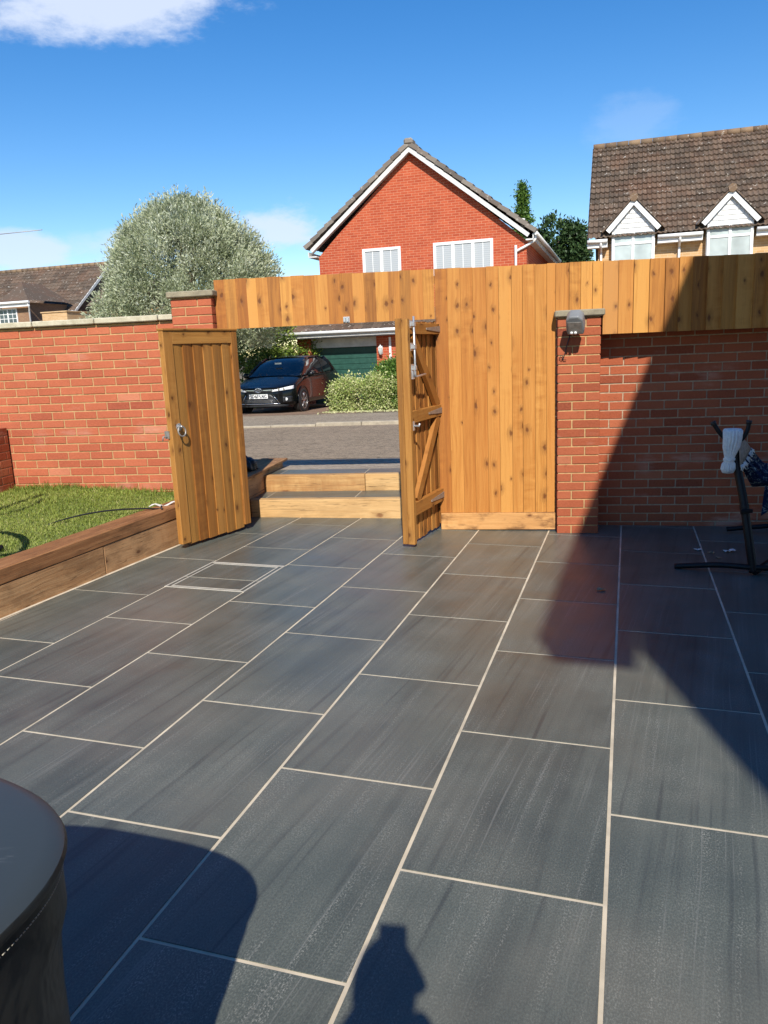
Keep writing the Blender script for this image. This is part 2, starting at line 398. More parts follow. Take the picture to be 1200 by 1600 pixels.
def mat_asphalt(name, a, b, speck=.5):
    k = NT(name); v = k.coord('Object'); n = k.noise(v, 55, 3, .8); n2 = k.noise(v, 1.1, 5, .6); n3 = k.noise(v, 11, 5, .8); pa = k.noise(k.mapv(v, (.35, 1.3, 1)), 1.2, 3, .5, 1.5)
    c = k.mix(k.mr(n2, .3, .7), a, b); c = k.mix(k.mr(pa, .54, .57, 0, .35, True), c, tuple(q*.62 for q in a)); c = k.mix(k.mr(n, .42, .62, 0, speck), c, tuple(min(1, q*2.0) for q in b)); c = k.mix(k.mr(n3, .46, .60, 0, .5), c, tuple(q*.45 for q in a))
    return k.fin(c, .92, k.bump(n, .7, .01), spec=.25)
M['road'] = mat_asphalt('worn_asphalt', (.17, .13, .088), (.25, .19, .13), .85)
M['pavement'] = mat_asphalt('grey_pavement', (.20, .16, .115), (.29, .235, .17), .7)
M['verge'] = mat_asphalt('sandy_pavement', (.30, .24, .18), (.38, .31, .235), .3)
M['kerb'] = mat_stone('concrete_kerb', (.32, .27, .20), (.46, .39, .28))
M['drive'] = mat_asphalt('driveway_paving', (.20, .13, .09), (.27, .18, .12), .3)
M['earth'] = mat_asphalt('dry_earth', (.16, .12, .075), (.22, .17, .11), .3)
# lawn
k = NT('lawn_soil'); v = k.coord('Object'); n = k.noise(v, 12, 5, .7)
M['lawn'] = k.fin(k.mix(k.mr(n, .3, .7), (.10, .13, .03), (.22, .25, .06)), .95)
def mat_leaf(name, stops, rough=.5, tr=.25):
    k = NT(name); t = k.attr(); c = k.ramp(t, stops)
    v = k.coord('Object'); n = k.noise(v, 1.6, 3, .5); c = k.mix(k.mr(n, .3, .7, 0, .3), c, tuple(q*.6 for q in stops[0][1]))
    k.fin(c, rough, spec=.3)
    td = k.n('ShaderNodeBsdfTranslucent'); k.l(c, td.inputs[0]); mxs = k.n('ShaderNodeMixShader'); mxs.inputs[0].default_value = tr
    k.l(k.b.outputs[0], mxs.inputs[1]); k.l(td.outputs[0], mxs.inputs[2]); k.l(mxs.outputs[0], k.o.inputs[0])
    return k.m
M['blade'] = mat_leaf('grass_blades', [(0, (.10, .15, .02)), (.45, (.29, .36, .06)), (.8, (.46, .48, .12)), (1, (.58, .52, .22))], .6, .3)
M['pear'] = mat_leaf('silver_pear_leaves', [(0, (.13, .16, .07)), (.35, (.38, .43, .24)), (.75, (.62, .66, .44)), (1, (.80, .82, .64))], .55, .35)
M['holly'] = mat_leaf('mixed_shrub_leaves', [(0, (.04, .075, .016)), (.45, (.13, .20, .04)), (.75, (.32, .42, .06)), (1, (.52, .58, .15))], .4, .25)
M['vareg'] = mat_leaf('variegated_leaves', [(0, (.10, .18, .03)), (.35, (.26, .36, .07)), (.7, (.52, .57, .20)), (1, (.78, .74, .40))], .5, .2)
M['greenleaf'] = mat_leaf('green_hedge_leaves', [(0, (.04, .09, .015)), (.6, (.13, .24, .04)), (1, (.25, .38, .07))], .45, .25)
M['darkleaf'] = mat_leaf('dark_tree_leaves', [(0, (.025, .05, .018)), (.6, (.06, .11, .035)), (1, (.12, .19, .055))], .5, .2)
M['bark'] = mat_stone('tree_bark', (.10, .075, .05), (.17, .13, .09))
# far masonry with procedural brick
def mat_farbrick(name, c1, c2, mort, w=.225, h=.075, vertical='X'):
    k = NT(name); v = k.coord('Object')
    sx = k.n('ShaderNodeSeparateXYZ'); k.l(v, sx.inputs[0]); cx = k.n('ShaderNodeCombineXYZ')
    k.l(k.math('ADD', sx.outputs[0], sx.outputs[1]), cx.inputs[0]); k.l(sx.outputs[2], cx.inputs[1])
    b = k.n('ShaderNodeTexBrick'); k.l(cx.outputs[0], b.inputs['Vector']); b.inputs['Scale'].default_value = 1
    b.inputs['Brick Width'].default_value = w; b.inputs['Row Height'].default_value = h; b.inputs['Mortar Size'].default_value = .006; b.inputs['Mortar Smooth'].default_value = .3
    b.inputs['Color1'].default_value = (*c1, 1); b.inputs['Color2'].default_value = (*c2, 1); b.inputs['Mortar'].default_value = (*mort, 1); b.inputs['Bias'].default_value = 0
    n = k.noise(v, 2.2, 5, .65); c = k.mix(k.mr(n, .35, .7, 0, .3), b.outputs[0], tuple(q*.7 for q in c1))
    return k.fin(c, .9, k.bump(b.outputs['Fac'], -.3, .004), spec=.2)
M['fbrick'] = mat_farbrick('orange_red_house_brick', (.40, .072, .032), (.50, .105, .045), (.56, .27, .16))
M['ybrick'] = mat_farbrick('buff_house_brick', (.52, .31, .14), (.62, .40, .20), (.60, .47, .32))
M['bbrick'] = mat_farbrick('brown_house_brick', (.24, .13, .075), (.31, .18, .10), (.36, .26, .18))
def mat_tile(name, a, b, lichen, rust=.3):
    k = NT(name); v = k.coord('Object'); t = k.attr()
    c = k.mix(t, a, b)
    n = k.noise(v, 6, 6, .75); n2 = k.noise(v, 1.0, 4, .6)
    c = k.mix(k.mr(n2, .45, .7, 0, rust), c, (.22, .10, .055))
    c = k.mix(k.mr(n, .60, .66, 0, lichen), c, (.52, .47, .40))
    return k.fin(c, .9, k.bump(n, .3, .01), spec=.2)
M['rooftile'] = mat_tile('brown_concrete_tile', (.080, .060, .045), (.150, .108, .078), 1.0)
M['rooftile_grey'] = mat_tile('grey_concrete_tile', (.12, .10, .085), (.24, .205, .17), .6, .1)
M['ridge'] = mat_tile('lichened_ridge_tile', (.15, .105, .07), (.28, .19, .115), .9)
M['white'] = mat_plain('white_upvc', (.80, .79, .76), .35, var=.05)
M['white_old'] = mat_plain('weathered_white_board', (.66, .64, .60), .5, var=.15, nscale=5)
M['soffit'] = mat_plain('shadowed_soffit_board', (.55, .54, .52), .6, var=.1)
def mat_glass(name, col, rough=.05):
    k = NT(name); v = k.coord('Object'); n = k.noise(v, 1.5, 3, .5)
    return k.fin(k.mix(k.mr(n, .3, .7), col, tuple(min(1, q*1.6+.01) for q in col)), rough, k.bump(n, .02, .02), spec=.8)
M['glass'] = mat_glass('dark_window_glass', (.05, .065, .07))
M['glass_pale'] = mat_glass('net_curtain_glass', (.36, .40, .38), .12)
k = NT('blind_behind_glass'); v = k.coord('Object'); sx = k.n('ShaderNodeSeparateXYZ'); k.l(v, sx.inputs[0])
w_ = k.math('PINGPONG', sx.outputs[2], .03)
M['blind'] = k.fin(k.mix(k.mr(w_, 0, .03), (.36, .38, .385), (.47, .48, .48)), .25, spec=.6)
M['garage'] = mat_plain('dark_green_door_paint', (.020, .075, .055), .45, var=.2)
M['black_metal'] = mat_plain('black_powder_coat', (.006, .006, .007), .5, var=.3, spec=.3)
M['galv'] = mat_plain('galvanised_steel', (.60, .61, .62), .38, metal=.75, var=.15, nscale=40)
M['galv_dull'] = mat_plain('dull_zinc', (.36, .33, .29), .5, metal=.6, var=.25, nscale=40)
M['greyplastic'] = mat_plain('grey_lamp_housing', (.20, .205, .205), .4, var=.12)
M['chrome'] = mat_plain('chrome', (.75, .75, .75), .15, metal=1, var=.05)
M['lens'] = mat_plain('lamp_lens', (.75, .76, .76), .1, var=.1)
M['blackplastic'] = mat_plain('black_plastic', (.015, .015, .016), .45, var=.3)
M['paint'] = mat_plain('black_car_paint', (.004, .0045, .005), .2, var=.2, nscale=3, coat=.2, spec=.25)
M['carglass'] = mat_plain('car_glass', (.012, .016, .020), .04, var=.3, nscale=2, spec=.9)
M['rubber'] = mat_plain('tyre_rubber', (.016, .016, .016), .8, var=.2)
M['alloy'] = mat_plain('alloy_rim', (.42, .41, .40), .3, metal=.8, var=.1)
M['numplate'] = mat_plain('plate_white', (.78, .78, .76), .4, var=.03)
M['ink'] = mat_plain('plate_ink', (.01, .01, .01), .5, var=.1)
M['amber'] = mat_plain('warm_reflector', (.62, .50, .28), .2, metal=.5)
k = NT('black_leatherette'); v = k.coord('Object'); n = k.noise(v, 3.2, 4, .55, 1.2); n2 = k.noise(v, 170, 2, .5)
sm = k.noise(v, 7, 4, .6)
M['cover_side'] = k.fin((.007, .0072, .0070), .42, k.bump(n2, .15, .001, k.bump(n, .8, .03)), spec=.28)
M['cover_top'] = k.fin((.016, .0165, .0165), .42, k.bump(n2, .15, .001, k.bump(n, .8, .03)), spec=.5)
k = NT('cover_top_vinyl'); v = k.coord('Object'); n = k.noise(v, 1.7, 3, .5); sm = k.noise(v, 9, 4, .6, 1.5); n2 = k.noise(v, 170, 2, .5)
c = k.mix(k.mr(sm, .64, .72, 0, .5, True), (.040, .049, .052), (.12, .13, .13))
M['cover_top'] = k.fin(c, k.mr(n, .3, .7, .42, .52), k.bump(n2, .12, .001, k.bump(n, .35, .03)), spec=.5)
M['thread'] = mat_plain('stitch_thread', (.45, .42, .34), .7)
M['rope'] = mat_plain('white_cotton_rope', (.74, .72, .68), .9, var=.15, nscale=70, bump=.8)
M['rope_tan'] = mat_plain('beige_cotton_cord', (.42, .34, .27), .9, var=.25, nscale=60, bump=.8)
k = NT('navy_patterned_cloth'); v = k.coord('Object'); n = k.noise(v, 22, 4, .6, 2.2); n2 = k.noise(v, 110, 3, .6)
c = k.mix(k.mr(n, .54, .66, 0, 1), (.008, .014, .045), (.26, .30, .28)); c = k.mix(k.mr(n2, .6, .7, 0, .5), c, (.08, .16, .15))
M['hammock'] = k.fin(c, .9, k.bump(n2, .5, .004), spec=.1)
M['skin'] = mat_plain('skin', (.50, .30, .21), .5, var=.08)
M['cloth_dark'] = mat_plain('dark_cotton', (.03, .035, .05), .9, var=.2)
M['leafbit'] = mat_plain('dry_leaf', (.30, .22, .13), .9, var=.3)
M['paper'] = mat_plain('paper_scrap', (.62, .60, .56), .8, var=.15)
M['slate'] = mat_stone('slate_landing', (.05, .055, .06), (.09, .092, .095), .2)

# ---------------------------------------------------------------- patio (tilted plane, own axes)
MT = Matrix(((.99139, .12982, .01539, .2244), (-.13011, .99147, .01055, 1.946), (-.01305, -.01247, .99983, -.029), (0, 0, 0, 1)))
ex_ = Vector((.9914, -.1300, -.0128)).normalized(); ey_ = Vector((.1299, .9914, -.0121)); ez_ = ex_.cross(ey_).normalized(); ey_ = ez_.cross(ex_)
MT = Matrix(((ex_.x, ey_.x, ez_.x, .2244), (ex_.y, ey_.y, ez_.y, 1.946), (ex_.z, ey_.z, ez_.z, -.029), (0, 0, 0, 1)))
W_, L_ = .5949, .905
def patio_pt(a, b, h=0): return MT @ Vector((a, b, h))
def patio_z(x, y):  # height of the paving at world x, y
    n = ez_; o = MT.translation
    return o.z-((x-o.x)*n.x+(y-o.y)*n.y)/n.z
pm = MB()
J = .0050
def tile(x0, x1, y0, y1):
    x0 += J; x1 -= J; y0 += J; y1 -= J; c = .0015; t = random.random(); off = (random.random()*30, random.random()*30); fl = 1
    h = random.uniform(-.0004, .0004)
    top = [(x0+c, y0+c, h), (x1-c, y0+c, h), (x1-c, y1-c, h), (x0+c, y1-c, h)]; bot = [(x0, y0, -.006), (x1, y0, -.006), (x1, y1, -.006), (x0, y1, -.006)]
    sg_ = random.choice((1, -1)); U = lambda p: (p[0]*sg_+off[0], p[1]*sg_+off[1])
    pm.face(top, [U(p) for p in top], t)
    for i in range(4):
        j = (i+1) % 4; q = [bot[i], bot[j], top[j], top[i]]; pm.face(q, [U(p) for p in q], t)
for i in range(-6, 8):
    ys = [(.5 if i % 2 == 0 else 0)*L_+j*L_ for j in range(-6, 7)]
    if i == -5: ys = sorted(ys+[2.46, 3.11])
    for a, b in zip(ys, ys[1:]):
        if a > 5.7: continue
        if i < -3 and False: continue
        tile(i*W_, (i+1)*W_, a, min(b, 5.8))
patio = pm.build('patio_paving', M['tile']); patio.matrix_world = MT; tag(patio, kind='structure')
g = MB(); g.box((-6*W_-.02, -6, -.05), (8*W_, 5.85, -.0022), t=.5); go = g.build('patio_grout', M['grout']); go.matrix_world = MT; tag(go, kind='structure')
dc = empty('drain_cover', M=MT); tag(dc, 'recessed drain cover with thin pale double edges set into the patio slabs', 'drain cover')
g = MB()
for (x0, x1, y0, y1, w, z) in [(-2.975, -2.381, 2.462, 3.112, .006, .0022), (-2.938, -2.418, 2.490, 3.080, .005, .0018)]:
    g.box((x0-w, y0-w, -.003), (x1+w, y0+w, z)); g.box((x0-w, y1-w*1.9, -.003), (x1+w, y1+w*1.4, z)); g.box((x0-w, y0+w, -.003), (x0+w, y1-w*1.9, z)); g.box((x1-w, y0+w, -.003), (x1+w, y1-w*1.9, z))
g.build('edge_frame', M['frame_metal'], dc)

# ---------------------------------------------------------------- terrain, street
def zs(y): return .285-.0265*(max(7.7, min(y, 24))-7.7)
def strip(name, x0, x1, ys, mat, dz=0, x1b=None, uvs=1):
    m = MB()
    ny = len(ys); nx = 2
    P = [[(x0, y, zs(y)+dz), (x1, y, zs(y)+dz)] for y in ys]
    m.grid([[tuple(p) for p in r] for r in P], smooth=False, flip=True)
    return tag(m.build(name, mat), kind='structure')
gm = MB()
prof = [(-60, -.3), (7.985, -.3), (7.99, zs(7.99)), (8.5, zs(8.5)), (10, zs(10)), (15, zs(15)), (20, zs(20)), (24, zs(24)), (60, zs(24)), (900, zs(24)+1)]
gm.grid([[(-700, y, z), (-30, y, z), (30, y, z), (700, y, z)] for y, z in prof], smooth=False, flip=True)
tag(gm.build('ground', M['earth']), kind='structure')
strip('near_footpath', -30, 30, [7.992, 9.0], M['verge'], .004)
strip('road', -60, 60, [9.0, 12, 14.75], M['road'], .008)
strip('far_footpath', -60, 60, [14.9, 16.5, 18.4], M['pavement'], .05)
strip('driveway', -10.2, -3.9, [18.4, 20, 22, 24, 25.8], M['drive'], .052)
strip('garden_soil', -3.9, 12, [18.4, 20, 22, 24, 27], M['earth'], .056)
kb = MB()
x = -14.0
while x < 8:
    hgt = .115 if x > -3.9 else (.082 if x < -5 else .082+.033*(x+5)/1.1)
    kb.box((x, 14.74, zs(14.8)-.1), (x+.905, 14.90, zs(14.8)+hgt-.035), ch=.012); x += .915
kbo = kb.build('street_kerb', M['kerb']); tag(kbo, kind='structure')
# gravel / grit scattered along the far footpath edge
# ---------------------------------------------------------------- brick walls (real bricks)
def brick_wall(name, x0, x1, y, z0, z1, mat, mort, depth=.215, parent=None, phase=0, axis='x', back=True, zslope=0):
    """wall face at y (facing -y) ; bricks 215x65x depth ; returns part objects"""
    b = MB(); r = 0; z = z0
    top = z1
    while z+.06 < top:
        xx = x0-((phase+(r % 2)*.5) % 1)*.225
        while xx < x1:
            a, e = max(xx, x0), min(xx+.215, x1)
            if e-a > .03:
                dy = random.uniform(-.002, .002)
                b.box((a, y+dy, z+random.uniform(-.001, .001)), (e, y+.06, z+.065), t=min(1, max(0, random.gauss(.5, .2))), ch=.003)
            xx += .225
        z += .075; r += 1
    o = b.build('bricks', mat, parent)
    m = MB(); m.box((x0+.003, y+.006, z0-.1), (x1-.003, y+depth, top), t=.5); m.build('mortar', mort, parent)
    return o
# left wall
lw = empty('brick_garden_wall', (-4.9, 6.62, .25)); tag(lw, 'sunlit red brick garden wall with pale coping behind the lawn', 'wall')
lwI = Matrix.Translation((-4.9, 6.62, .25))
def sub(parent, fn): pass
Z0 = .255
class Off: pass
def in_parent(o, p): o.parent = p; o.matrix_parent_inverse = p.matrix_world.inverted()
bpy.context.view_layer.update()
brick_wall('bricks', -2.5, 1.91, 0, .0, 1.585, M['brick'], M['mortar'], parent=lw, phase=.15)
c = MB(); x = -2.5
while x < 1.91:
    e = min(x+.61, 1.912); c.box((x+.004, -.045, 1.592+random.uniform(-.002, .002)), (e-.004, .26, 1.642), ch=.008); x += .61
c.build('coping', M['coping'], lw)
# left pier
lp = empty('brick_pier', (-2.99, 6.57, .25)); tag(lp, 'red brick pier with concrete cap left of the open gateway', 'pier', 'brick piers of the garden wall')
def pier(root, w, d, h, mat, mort, capm, ph=0, z0=0):
    b = MB(); nz_ = round(h/.075); gz = h/nz_; z = z0; r = 0
    while r < nz_:
        cuts = [0, w*.655, w] if r % 2 else [0, w*.345, w]
        for a, e in zip(cuts, cuts[1:]):
            b.box((a+.005*(a > 0), random.uniform(-.0015, .0015), z), (e-.005*(e < w), d-.0, z+gz-.010), t=min(1, max(0, random.gauss(.5, .18))), ch=.003)
        z += gz; r += 1
    b.build('bricks', mat, root)
    m = MB(); m.box((.007, .007, -.15), (w-.007, d-.007, h), t=.5); m.build('mortar', mort, root)
    c = MB(); c.box((-.025, -.035, h+.002), (w+.028, d+.02, h+.055), ch=.009); c.build('cap', capm, root)
pier(lp, .373, .33, 1.77, M['brick'], M['mortar'], M['cap'])
# right pier
zr = patio_z(.47, 6.58)
rp = empty('brick_pier', (.305, 6.56, zr)); tag(rp, 'weathered red brick pier carrying the grey lamp right of the fence panel', 'pier', 'brick piers of the garden wall')
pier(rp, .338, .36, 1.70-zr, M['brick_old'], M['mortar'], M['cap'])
# right wall
zr2 = patio_z(1.5, 6.9)
rw = empty('brick_garden_wall', (.6, 6.9, zr2-.03)); tag(rw, 'shaded red brick wall under the overhanging fence boards on the right', 'wall')
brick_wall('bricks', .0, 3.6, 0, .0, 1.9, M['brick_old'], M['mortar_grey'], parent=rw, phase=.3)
# return wall at far left
sw = empty('brick_return_wall', (-4.86, 5.2, .2), 0); tag(sw, 'low red brick return wall at the left edge of the lawn, seen end on', 'wall')
b = MB(); z = 0; r = 0
while z < .72:
    yy = -(.5*(r % 2))*.225
    while yy < 1.40:
        a, e = max(yy, 0), min(yy+.215, 1.40)
        if e-a > .03: b.box((0, a, z), (.10, e, z+.065), t=min(1, max(0, random.gauss(.4, .25))), ch=.003, ax=1)
        yy += .225
    z += .075; r += 1
b.build('bricks', M['brick_old'], sw); m = MB(); m.box((-.1, 0.004, -.1), (.094, 1.40, .735)); m.build('mortar', M['mortar_grey'], sw)

# ---------------------------------------------------------------- fence
FY = 6.67
def boards(x0, x1, z0, z1, yf, w=.1, parent=None, name='board_panel', mat=None, jag=0, mb=None, wr=.012, th=(.019, .026)):
    """overlapping feather-edge boards; front faces tilt so each has a thick and a thin edge"""
    b = mb or MB(); x = x0
    while x < x1-.02:
        ww = w+random.uniform(-wr, wr); e = min(x+ww, x1)
        if x1-e < .04: e = x1
        t = random.random(); off = (random.random()*30, random.random()*30)
        za = z0(x) if callable(z0) else z0; zb = z1(x) if callable(z1) else z1
        za += random.uniform(-jag, jag); zb += random.uniform(-.003, .003)
        # thick at left (.016), thin at right (.005) and tucked under the next board
        thk = random.uniform(*th)
        p = [(x, yf-thk), (e+.004, yf-.004), (e+.004, yf+.001), (x, yf+.001)]
        P0 = [Vector((q[0], q[1], za)) for q in p]; P1 = [Vector((q[0], q[1], zb)) for q in p]
        cut = lambda q: (q.x-x+off[0], q.z+off[1])
        for i in range(4):
            j = (i+1) % 4; q = [P0[i], P0[j], P1[j], P1[i]]; b.face(q, [(cut(v)[0]+(v.y-yf), cut(v)[1]) for v in q], t)
        b.face(P1, [(v.x+off[0], v.y*1+off[1]) for v in P1], t*.7); b.face(P0[::-1], [(v.x+off[0], v.y+off[1]) for v in P0[::-1]], t*.7)
        x = e
    if mb is None: return b.build(name, mat or M['fence'], parent)
def ftop(x): return 2.163-.0115*(x+2.6)+.0
fence = empty('timber_fence', (0, 0, 0)); tag(fence, 'golden brown close-board timber fence spanning the gateway and the brick walls', 'fence')
boards(-2.612, -.70, 1.742, ftop, FY, parent=fence)
boards(-.69, .292, .085, ftop, FY, .1, parent=fence)
boards(.292, .66, 1.7575, ftop, FY, parent=fence)
boards(.664, 3.4, lambda x: 1.556-.004*(x-.66), ftop, FY, .112, parent=fence)
b = MB(); b.box((-.688, FY-.03, patio_z(-.2, 6.67)+.005), (.296, FY+.02, .083), ch=.004, ax=0); b.build('gravel_board', M['gravelboard'], fence)
b = MB(); b.box((-2.60, FY+.003, 1.745), (-.705, FY+.075, 1.83), ch=.003); b.build('lintel_beam', M['gate'], fence)
b = MB(); b.box((-2.60, FY+.003, 2.03), (3.4, FY+.06, 2.09), ch=.003); b.build('rail', M['gate'], fence)
b = MB(); b.box((.70, FY+.003, 1.62), (3.4, FY+.06, 1.70), ch=.003); b.build('rail', M['gate'], fence)
b = MB(); b.box((-.66, FY+.003, .45), (.29, FY+.05, .53), ch=.003); b.build('rail', M['gate'], fence)
for x in (-2.60, -.69):
    b = MB(); b.box((x, FY+.078, patio_z(x, 6.7)), (x+.075, FY+.155, 2.0), ch=.003); b.build('gate_post', M['gate'], fence)
# bolt keeper on the lintel
bk = MB()
for dx in (0, .027): bk.box((-1.475+dx, FY-.038, 1.752), (-1.456+dx, FY-.0145, 1.792), ch=.003)
bk.box((-1.482, FY-.0225, 1.748), (-1.422, FY-.017, 1.796))
tag(bk.build('bolt_keeper', M['galv']), 'small galvanised bolt keeper on the boards above the gateway', 'keeper')

# ---------------------------------------------------------------- gates
def gate(root, face, w, h, zb=.04):
    pass
# left gate: u from hinge (0) to free edge (w); n = visible face
def frame_matrix(hx, hy, nx, ny, z):
    u = Vector((nx-hx, ny-hy, 0)); w = u.length; u.normalize(); n = Vector((-u.y, u.x, 0))
    return u, n, w
u, n, w = frame_matrix(-2.44, 6.60, -2.742, 5.79, 0)   # u towards free edge
if n.dot(Vector((1, -.3, 0))) < 0: n = -n
# local x = along from free edge to hinge so x runs to the right as seen; local -y = visible face
xa = -u; ya = -n; zb = patio_z(-2.6, 6.2)+.035
def mk(xa, ya, org, z):
    return Matrix(((xa.x, ya.x, 0, org[0]), (xa.y, ya.y, 0, org[1]), (0, 0, 1, z), (0, 0, 0, 1)))
gl = empty('garden_gate', M=mk(xa, ya, (-2.742, 5.79), zb)); tag(gl, 'open left gate leaf showing its board face with a ring latch', 'gate', 'gate leaves of the gateway')
GH = 1.735-zb
def gate_face(g, w, H, mat):
    b = MB(); b.box((0, -.022, .012), (.098, .028, H-.012), ch=.003); b.build('stile', mat, g)
    b = MB(); b.box((w-.075, -.022, .012), (w, .028, H-.012), ch=.003); b.build('stile', mat, g)
    b = MB(); b.box((.0985, -.0205, H-.115), (w-.0755, .0265, H-.012), ch=.003); b.build('top_rail', mat, g)
    b = MB(); b.box((-.006, -.03, H-.0115), (w+.006, .036, H+.006), ch=.003); b.build('top_cap', mat, g)
    bb = MB()
    b0 = .0985
    nb = 6; ww = (w-.075-b0)/nb
    x = b0
    for i in range(nb):
        e = x+ww; t = random.random(); off = (random.random()*30, random.random()*30); za = random.uniform(-.016, .0); zb_ = H-.116
        for (p) in [[(x, -.013), (x+ww*.55, -.010), (e, -.003), (e, .012), (x, .012)]]:
            P0 = [Vector((q[0], q[1], za)) for q in p]; P1 = [Vector((q[0], q[1], zb_)) for q in p]
            for a in range(len(p)):
                c_ = (a+1) % len(p); q = [P0[a], P0[c_], P1[c_], P1[a]]; bb.face(q, [(v.x-x+off[0], v.z+off[1]) for v in q], t)
            bb.face(P0[::-1], None, t); bb.face(P1, None, t)
        x = e
    bb.build('board_panel', mat, g)
    for z in (.18, .86, 1.5):
        b = MB(); b.box((.1, .0285, z), (w-.08, .058, z+.09), ch=.003); b.build('ledge', mat, g)
gate_face(gl, w, GH, M['gate'])
WL = w
# ring latch
def ring_latch(g, x, z):
    b = MB(); P = [(x+.026*math.cos(a), -.0225, z+.045+.03*math.sin(a)) for a in [i*2*PI/20 for i in range(20)]]
    b.prism([(p[0], p[2]) for p in P], -.030, -.0225, axis=1); b.tube([(x, -.03, z+.05), (x, -.062, z+.05)], .008, 8)
    lp_ = b.build('latch_plate', M['galv'], g)
    b = MB(); R = .040; pts = [(x+R*math.sin(a), -.055-.006*math.cos(a), z+.012-R*math.cos(a)) for a in [i*2*PI/24 for i in range(25)]]
    b.tube(pts, .0065, 8, cap=False); b.build('latch_ring', M['galv_dull'], g)
ring_latch(gl, .075, 1.735-.81-zb)
b = MB(); b.box((-.012, .004, .885-zb), (-.0005, .05, .945-zb)); b.tube([(-.006, .026, .895-zb), (-.05, .03, .905-zb), (-.055, .034, .87-zb)], .006, 6); b.build('latch_bar', M['galv_dull'], gl)

# right gate: visible = back face with ledges and braces
u, n, w = frame_matrix(-.70, 6.70, -.885, 5.955, 0)
xa = -u; ya = Vector((-xa.y, xa.x, 0))
if ya.dot(Vector((-1, .2, 0))) < 0: ya = -ya
zb = patio_z(-.8, 6.3)+.03; H = 1.735-zb
# left-handed guard
if xa.cross(ya).z < 0: ya = -ya
gr = empty('garden_gate', M=mk(xa, ya, (-.83, 5.955), zb)); tag(gr, 'open right gate leaf showing its braced back with a long drop bolt', 'gate', 'gate leaves of the gateway')
w = (Vector((-.70, 6.70, 0))-Vector((-.885, 5.955, 0))).length
mat = M['gate']
b = MB(); b.box((0, .0, .0), (.045, .056, H-.006), ch=.003); b.build('stile', mat, gr)            # inner strip of the free edge
b = MB(); b.box((0, .0575, .0), (.045, .105, H-.0), ch=.003); b.build('closing_strip', mat, gr)
b = MB(); b.box((w-.02, .02, .01), (w, .07, H-.01), ch=.003); b.build('stile', mat, gr)
bb = MB(); boards(.046, w-.021, lambda x: -.0, H-.02, .062, .10, mat=mat, jag=.012, mb=bb, wr=.006, th=(.010, .013)); bb.build('board_panel', mat, gr)
zl = [(1.615-zb, 1.70-zb), (.935-zb, 1.03-zb), (.135-zb+.06, .245-zb+.06)]
for a, c_ in zl:
    b = MB(); b.box((.046, .004, a), (w-.0, .044, c_), ch=.003, ax=0); b.build('ledge', mat, gr)
def brace(x0, z0, x1, z1, wd):
    d = Vector((x1-x0, z1-z0)); L = d.length; d.normalize(); nn = Vector((-d.y, d.x))*wd/2
    b = MB(); poly = [(x0-nn.x, z0-nn.y), (x1-nn.x, z1-nn.y), (x1+nn.x, z1+nn.y), (x0+nn.x, z0+nn.y)]
    off = (random.random()*20, random.random()*20)
    b.prism(poly, .008, .043, axis=1); 
    b.uv = [( (q[0])*.35+off[0], q[1]+off[1]) for q in b.uv]
    b.build('brace', mat, gr)
brace(.13, zl[0][0]-.002, w-.10, zl[1][1]+.002, .085)
brace(w-.10, zl[1][0]-.002, .13, zl[2][1]+.002, .085)
# hinges
for a, c_ in zl:
    zc = (a+c_)/2
    b = MB(); b.prism([(w-.36, zc-.008), (w-.01, zc-.026), (w-.01, zc+.026), (w-.36, zc+.008)], -.002, .0035, axis=1)
    hg = b.build('strap_hinge', M['galv_dull'], gr)
    b = MB(); b.box((w-.008, -.006, zc-.085), (w+.022, .003, zc+.085)); b.tube([(w-.002, -.006, zc-.07), (w-.002, -.006, zc+.07)], .008, 8); b.build('hinge_plate', M['galv'], hg)
# drop bolt
b = MB(); b.tube([(.072, -.022, H+.012), (.072, -.022, H-.42), (.078, -.022, H-.437), (.092, -.024, H-.442), (.26, -.035, H-.430)], .0085, 8)
dbolt = b.build('drop_bolt', M['galv'], gr)
for z in (H-.045, H-.215, H-.375):
    b = MB(); b.box((.054, -.0335, z-.018), (.090, .0035, z+.018), ch=.004); b.box((.046, -.0015, z-.03), (.098, .0035, z+.03)); b.build('bolt_guide', M['galv'], dbolt)
b = MB(); b.box((.048, -.012, H-.46), (.086, .0035, H-.398), ch=.002)
b.build('bolt_plate', M['galv'], dbolt)
b = MB(); b.tube([(.06, .0, .915-zb), (.06, -.045, .915-zb), (.06, -.05, .935-zb)], .009, 8); b.box((.045, -.004, .88-zb), (.075, .0035, .95-zb)); b.build('latch_knob', M['galv'], gr)

# ---------------------------------------------------------------- steps
st = empty('garden_steps', (0, 0, 0)); tag(st, 'two pale timber sleeper steps with slate treads in the gateway', 'steps')
zp = patio_z(-1.8, 7.1)
b = MB(); b.box((-2.598, 7.10, zp-.02), (-.72, 7.20, .128), ch=.004, ax=0); b.build('sleeper', M['sleeper_pale'], st)
b = MB(); b.box((-2.60, 7.57, .05), (-1.545, 7.67, .290), ch=.004, ax=0); b.build('sleeper', M['sleeper_pale'], st)
b = MB(); b.box((-1.540, 7.572, .05), (-.72, 7.672, .290), ch=.004, ax=0, t=.6); b.build('sleeper', M['sleeper_pale'], st)
def tread(y0, y1, z, cuts):
    b = MB()
    for a, e in zip(cuts, cuts[1:]): b.box((a+.004, y0, z-.02), (e-.004, y1, z), ch=.002, ax=0)
    o = b.build('tread', M['tile'], st); g_ = MB(); g_.box((cuts[0], y0+.002, z-.03), (cuts[-1], y1-.002, z-.003)); g_.build('grout', M['grout'], o)
tread(7.203, 7.568, .124, [-2.60, -2.48, -1.58, -.72]); tread(7.675, 7.985, .285, [-2.60, -2.47, -1.57, -.72])
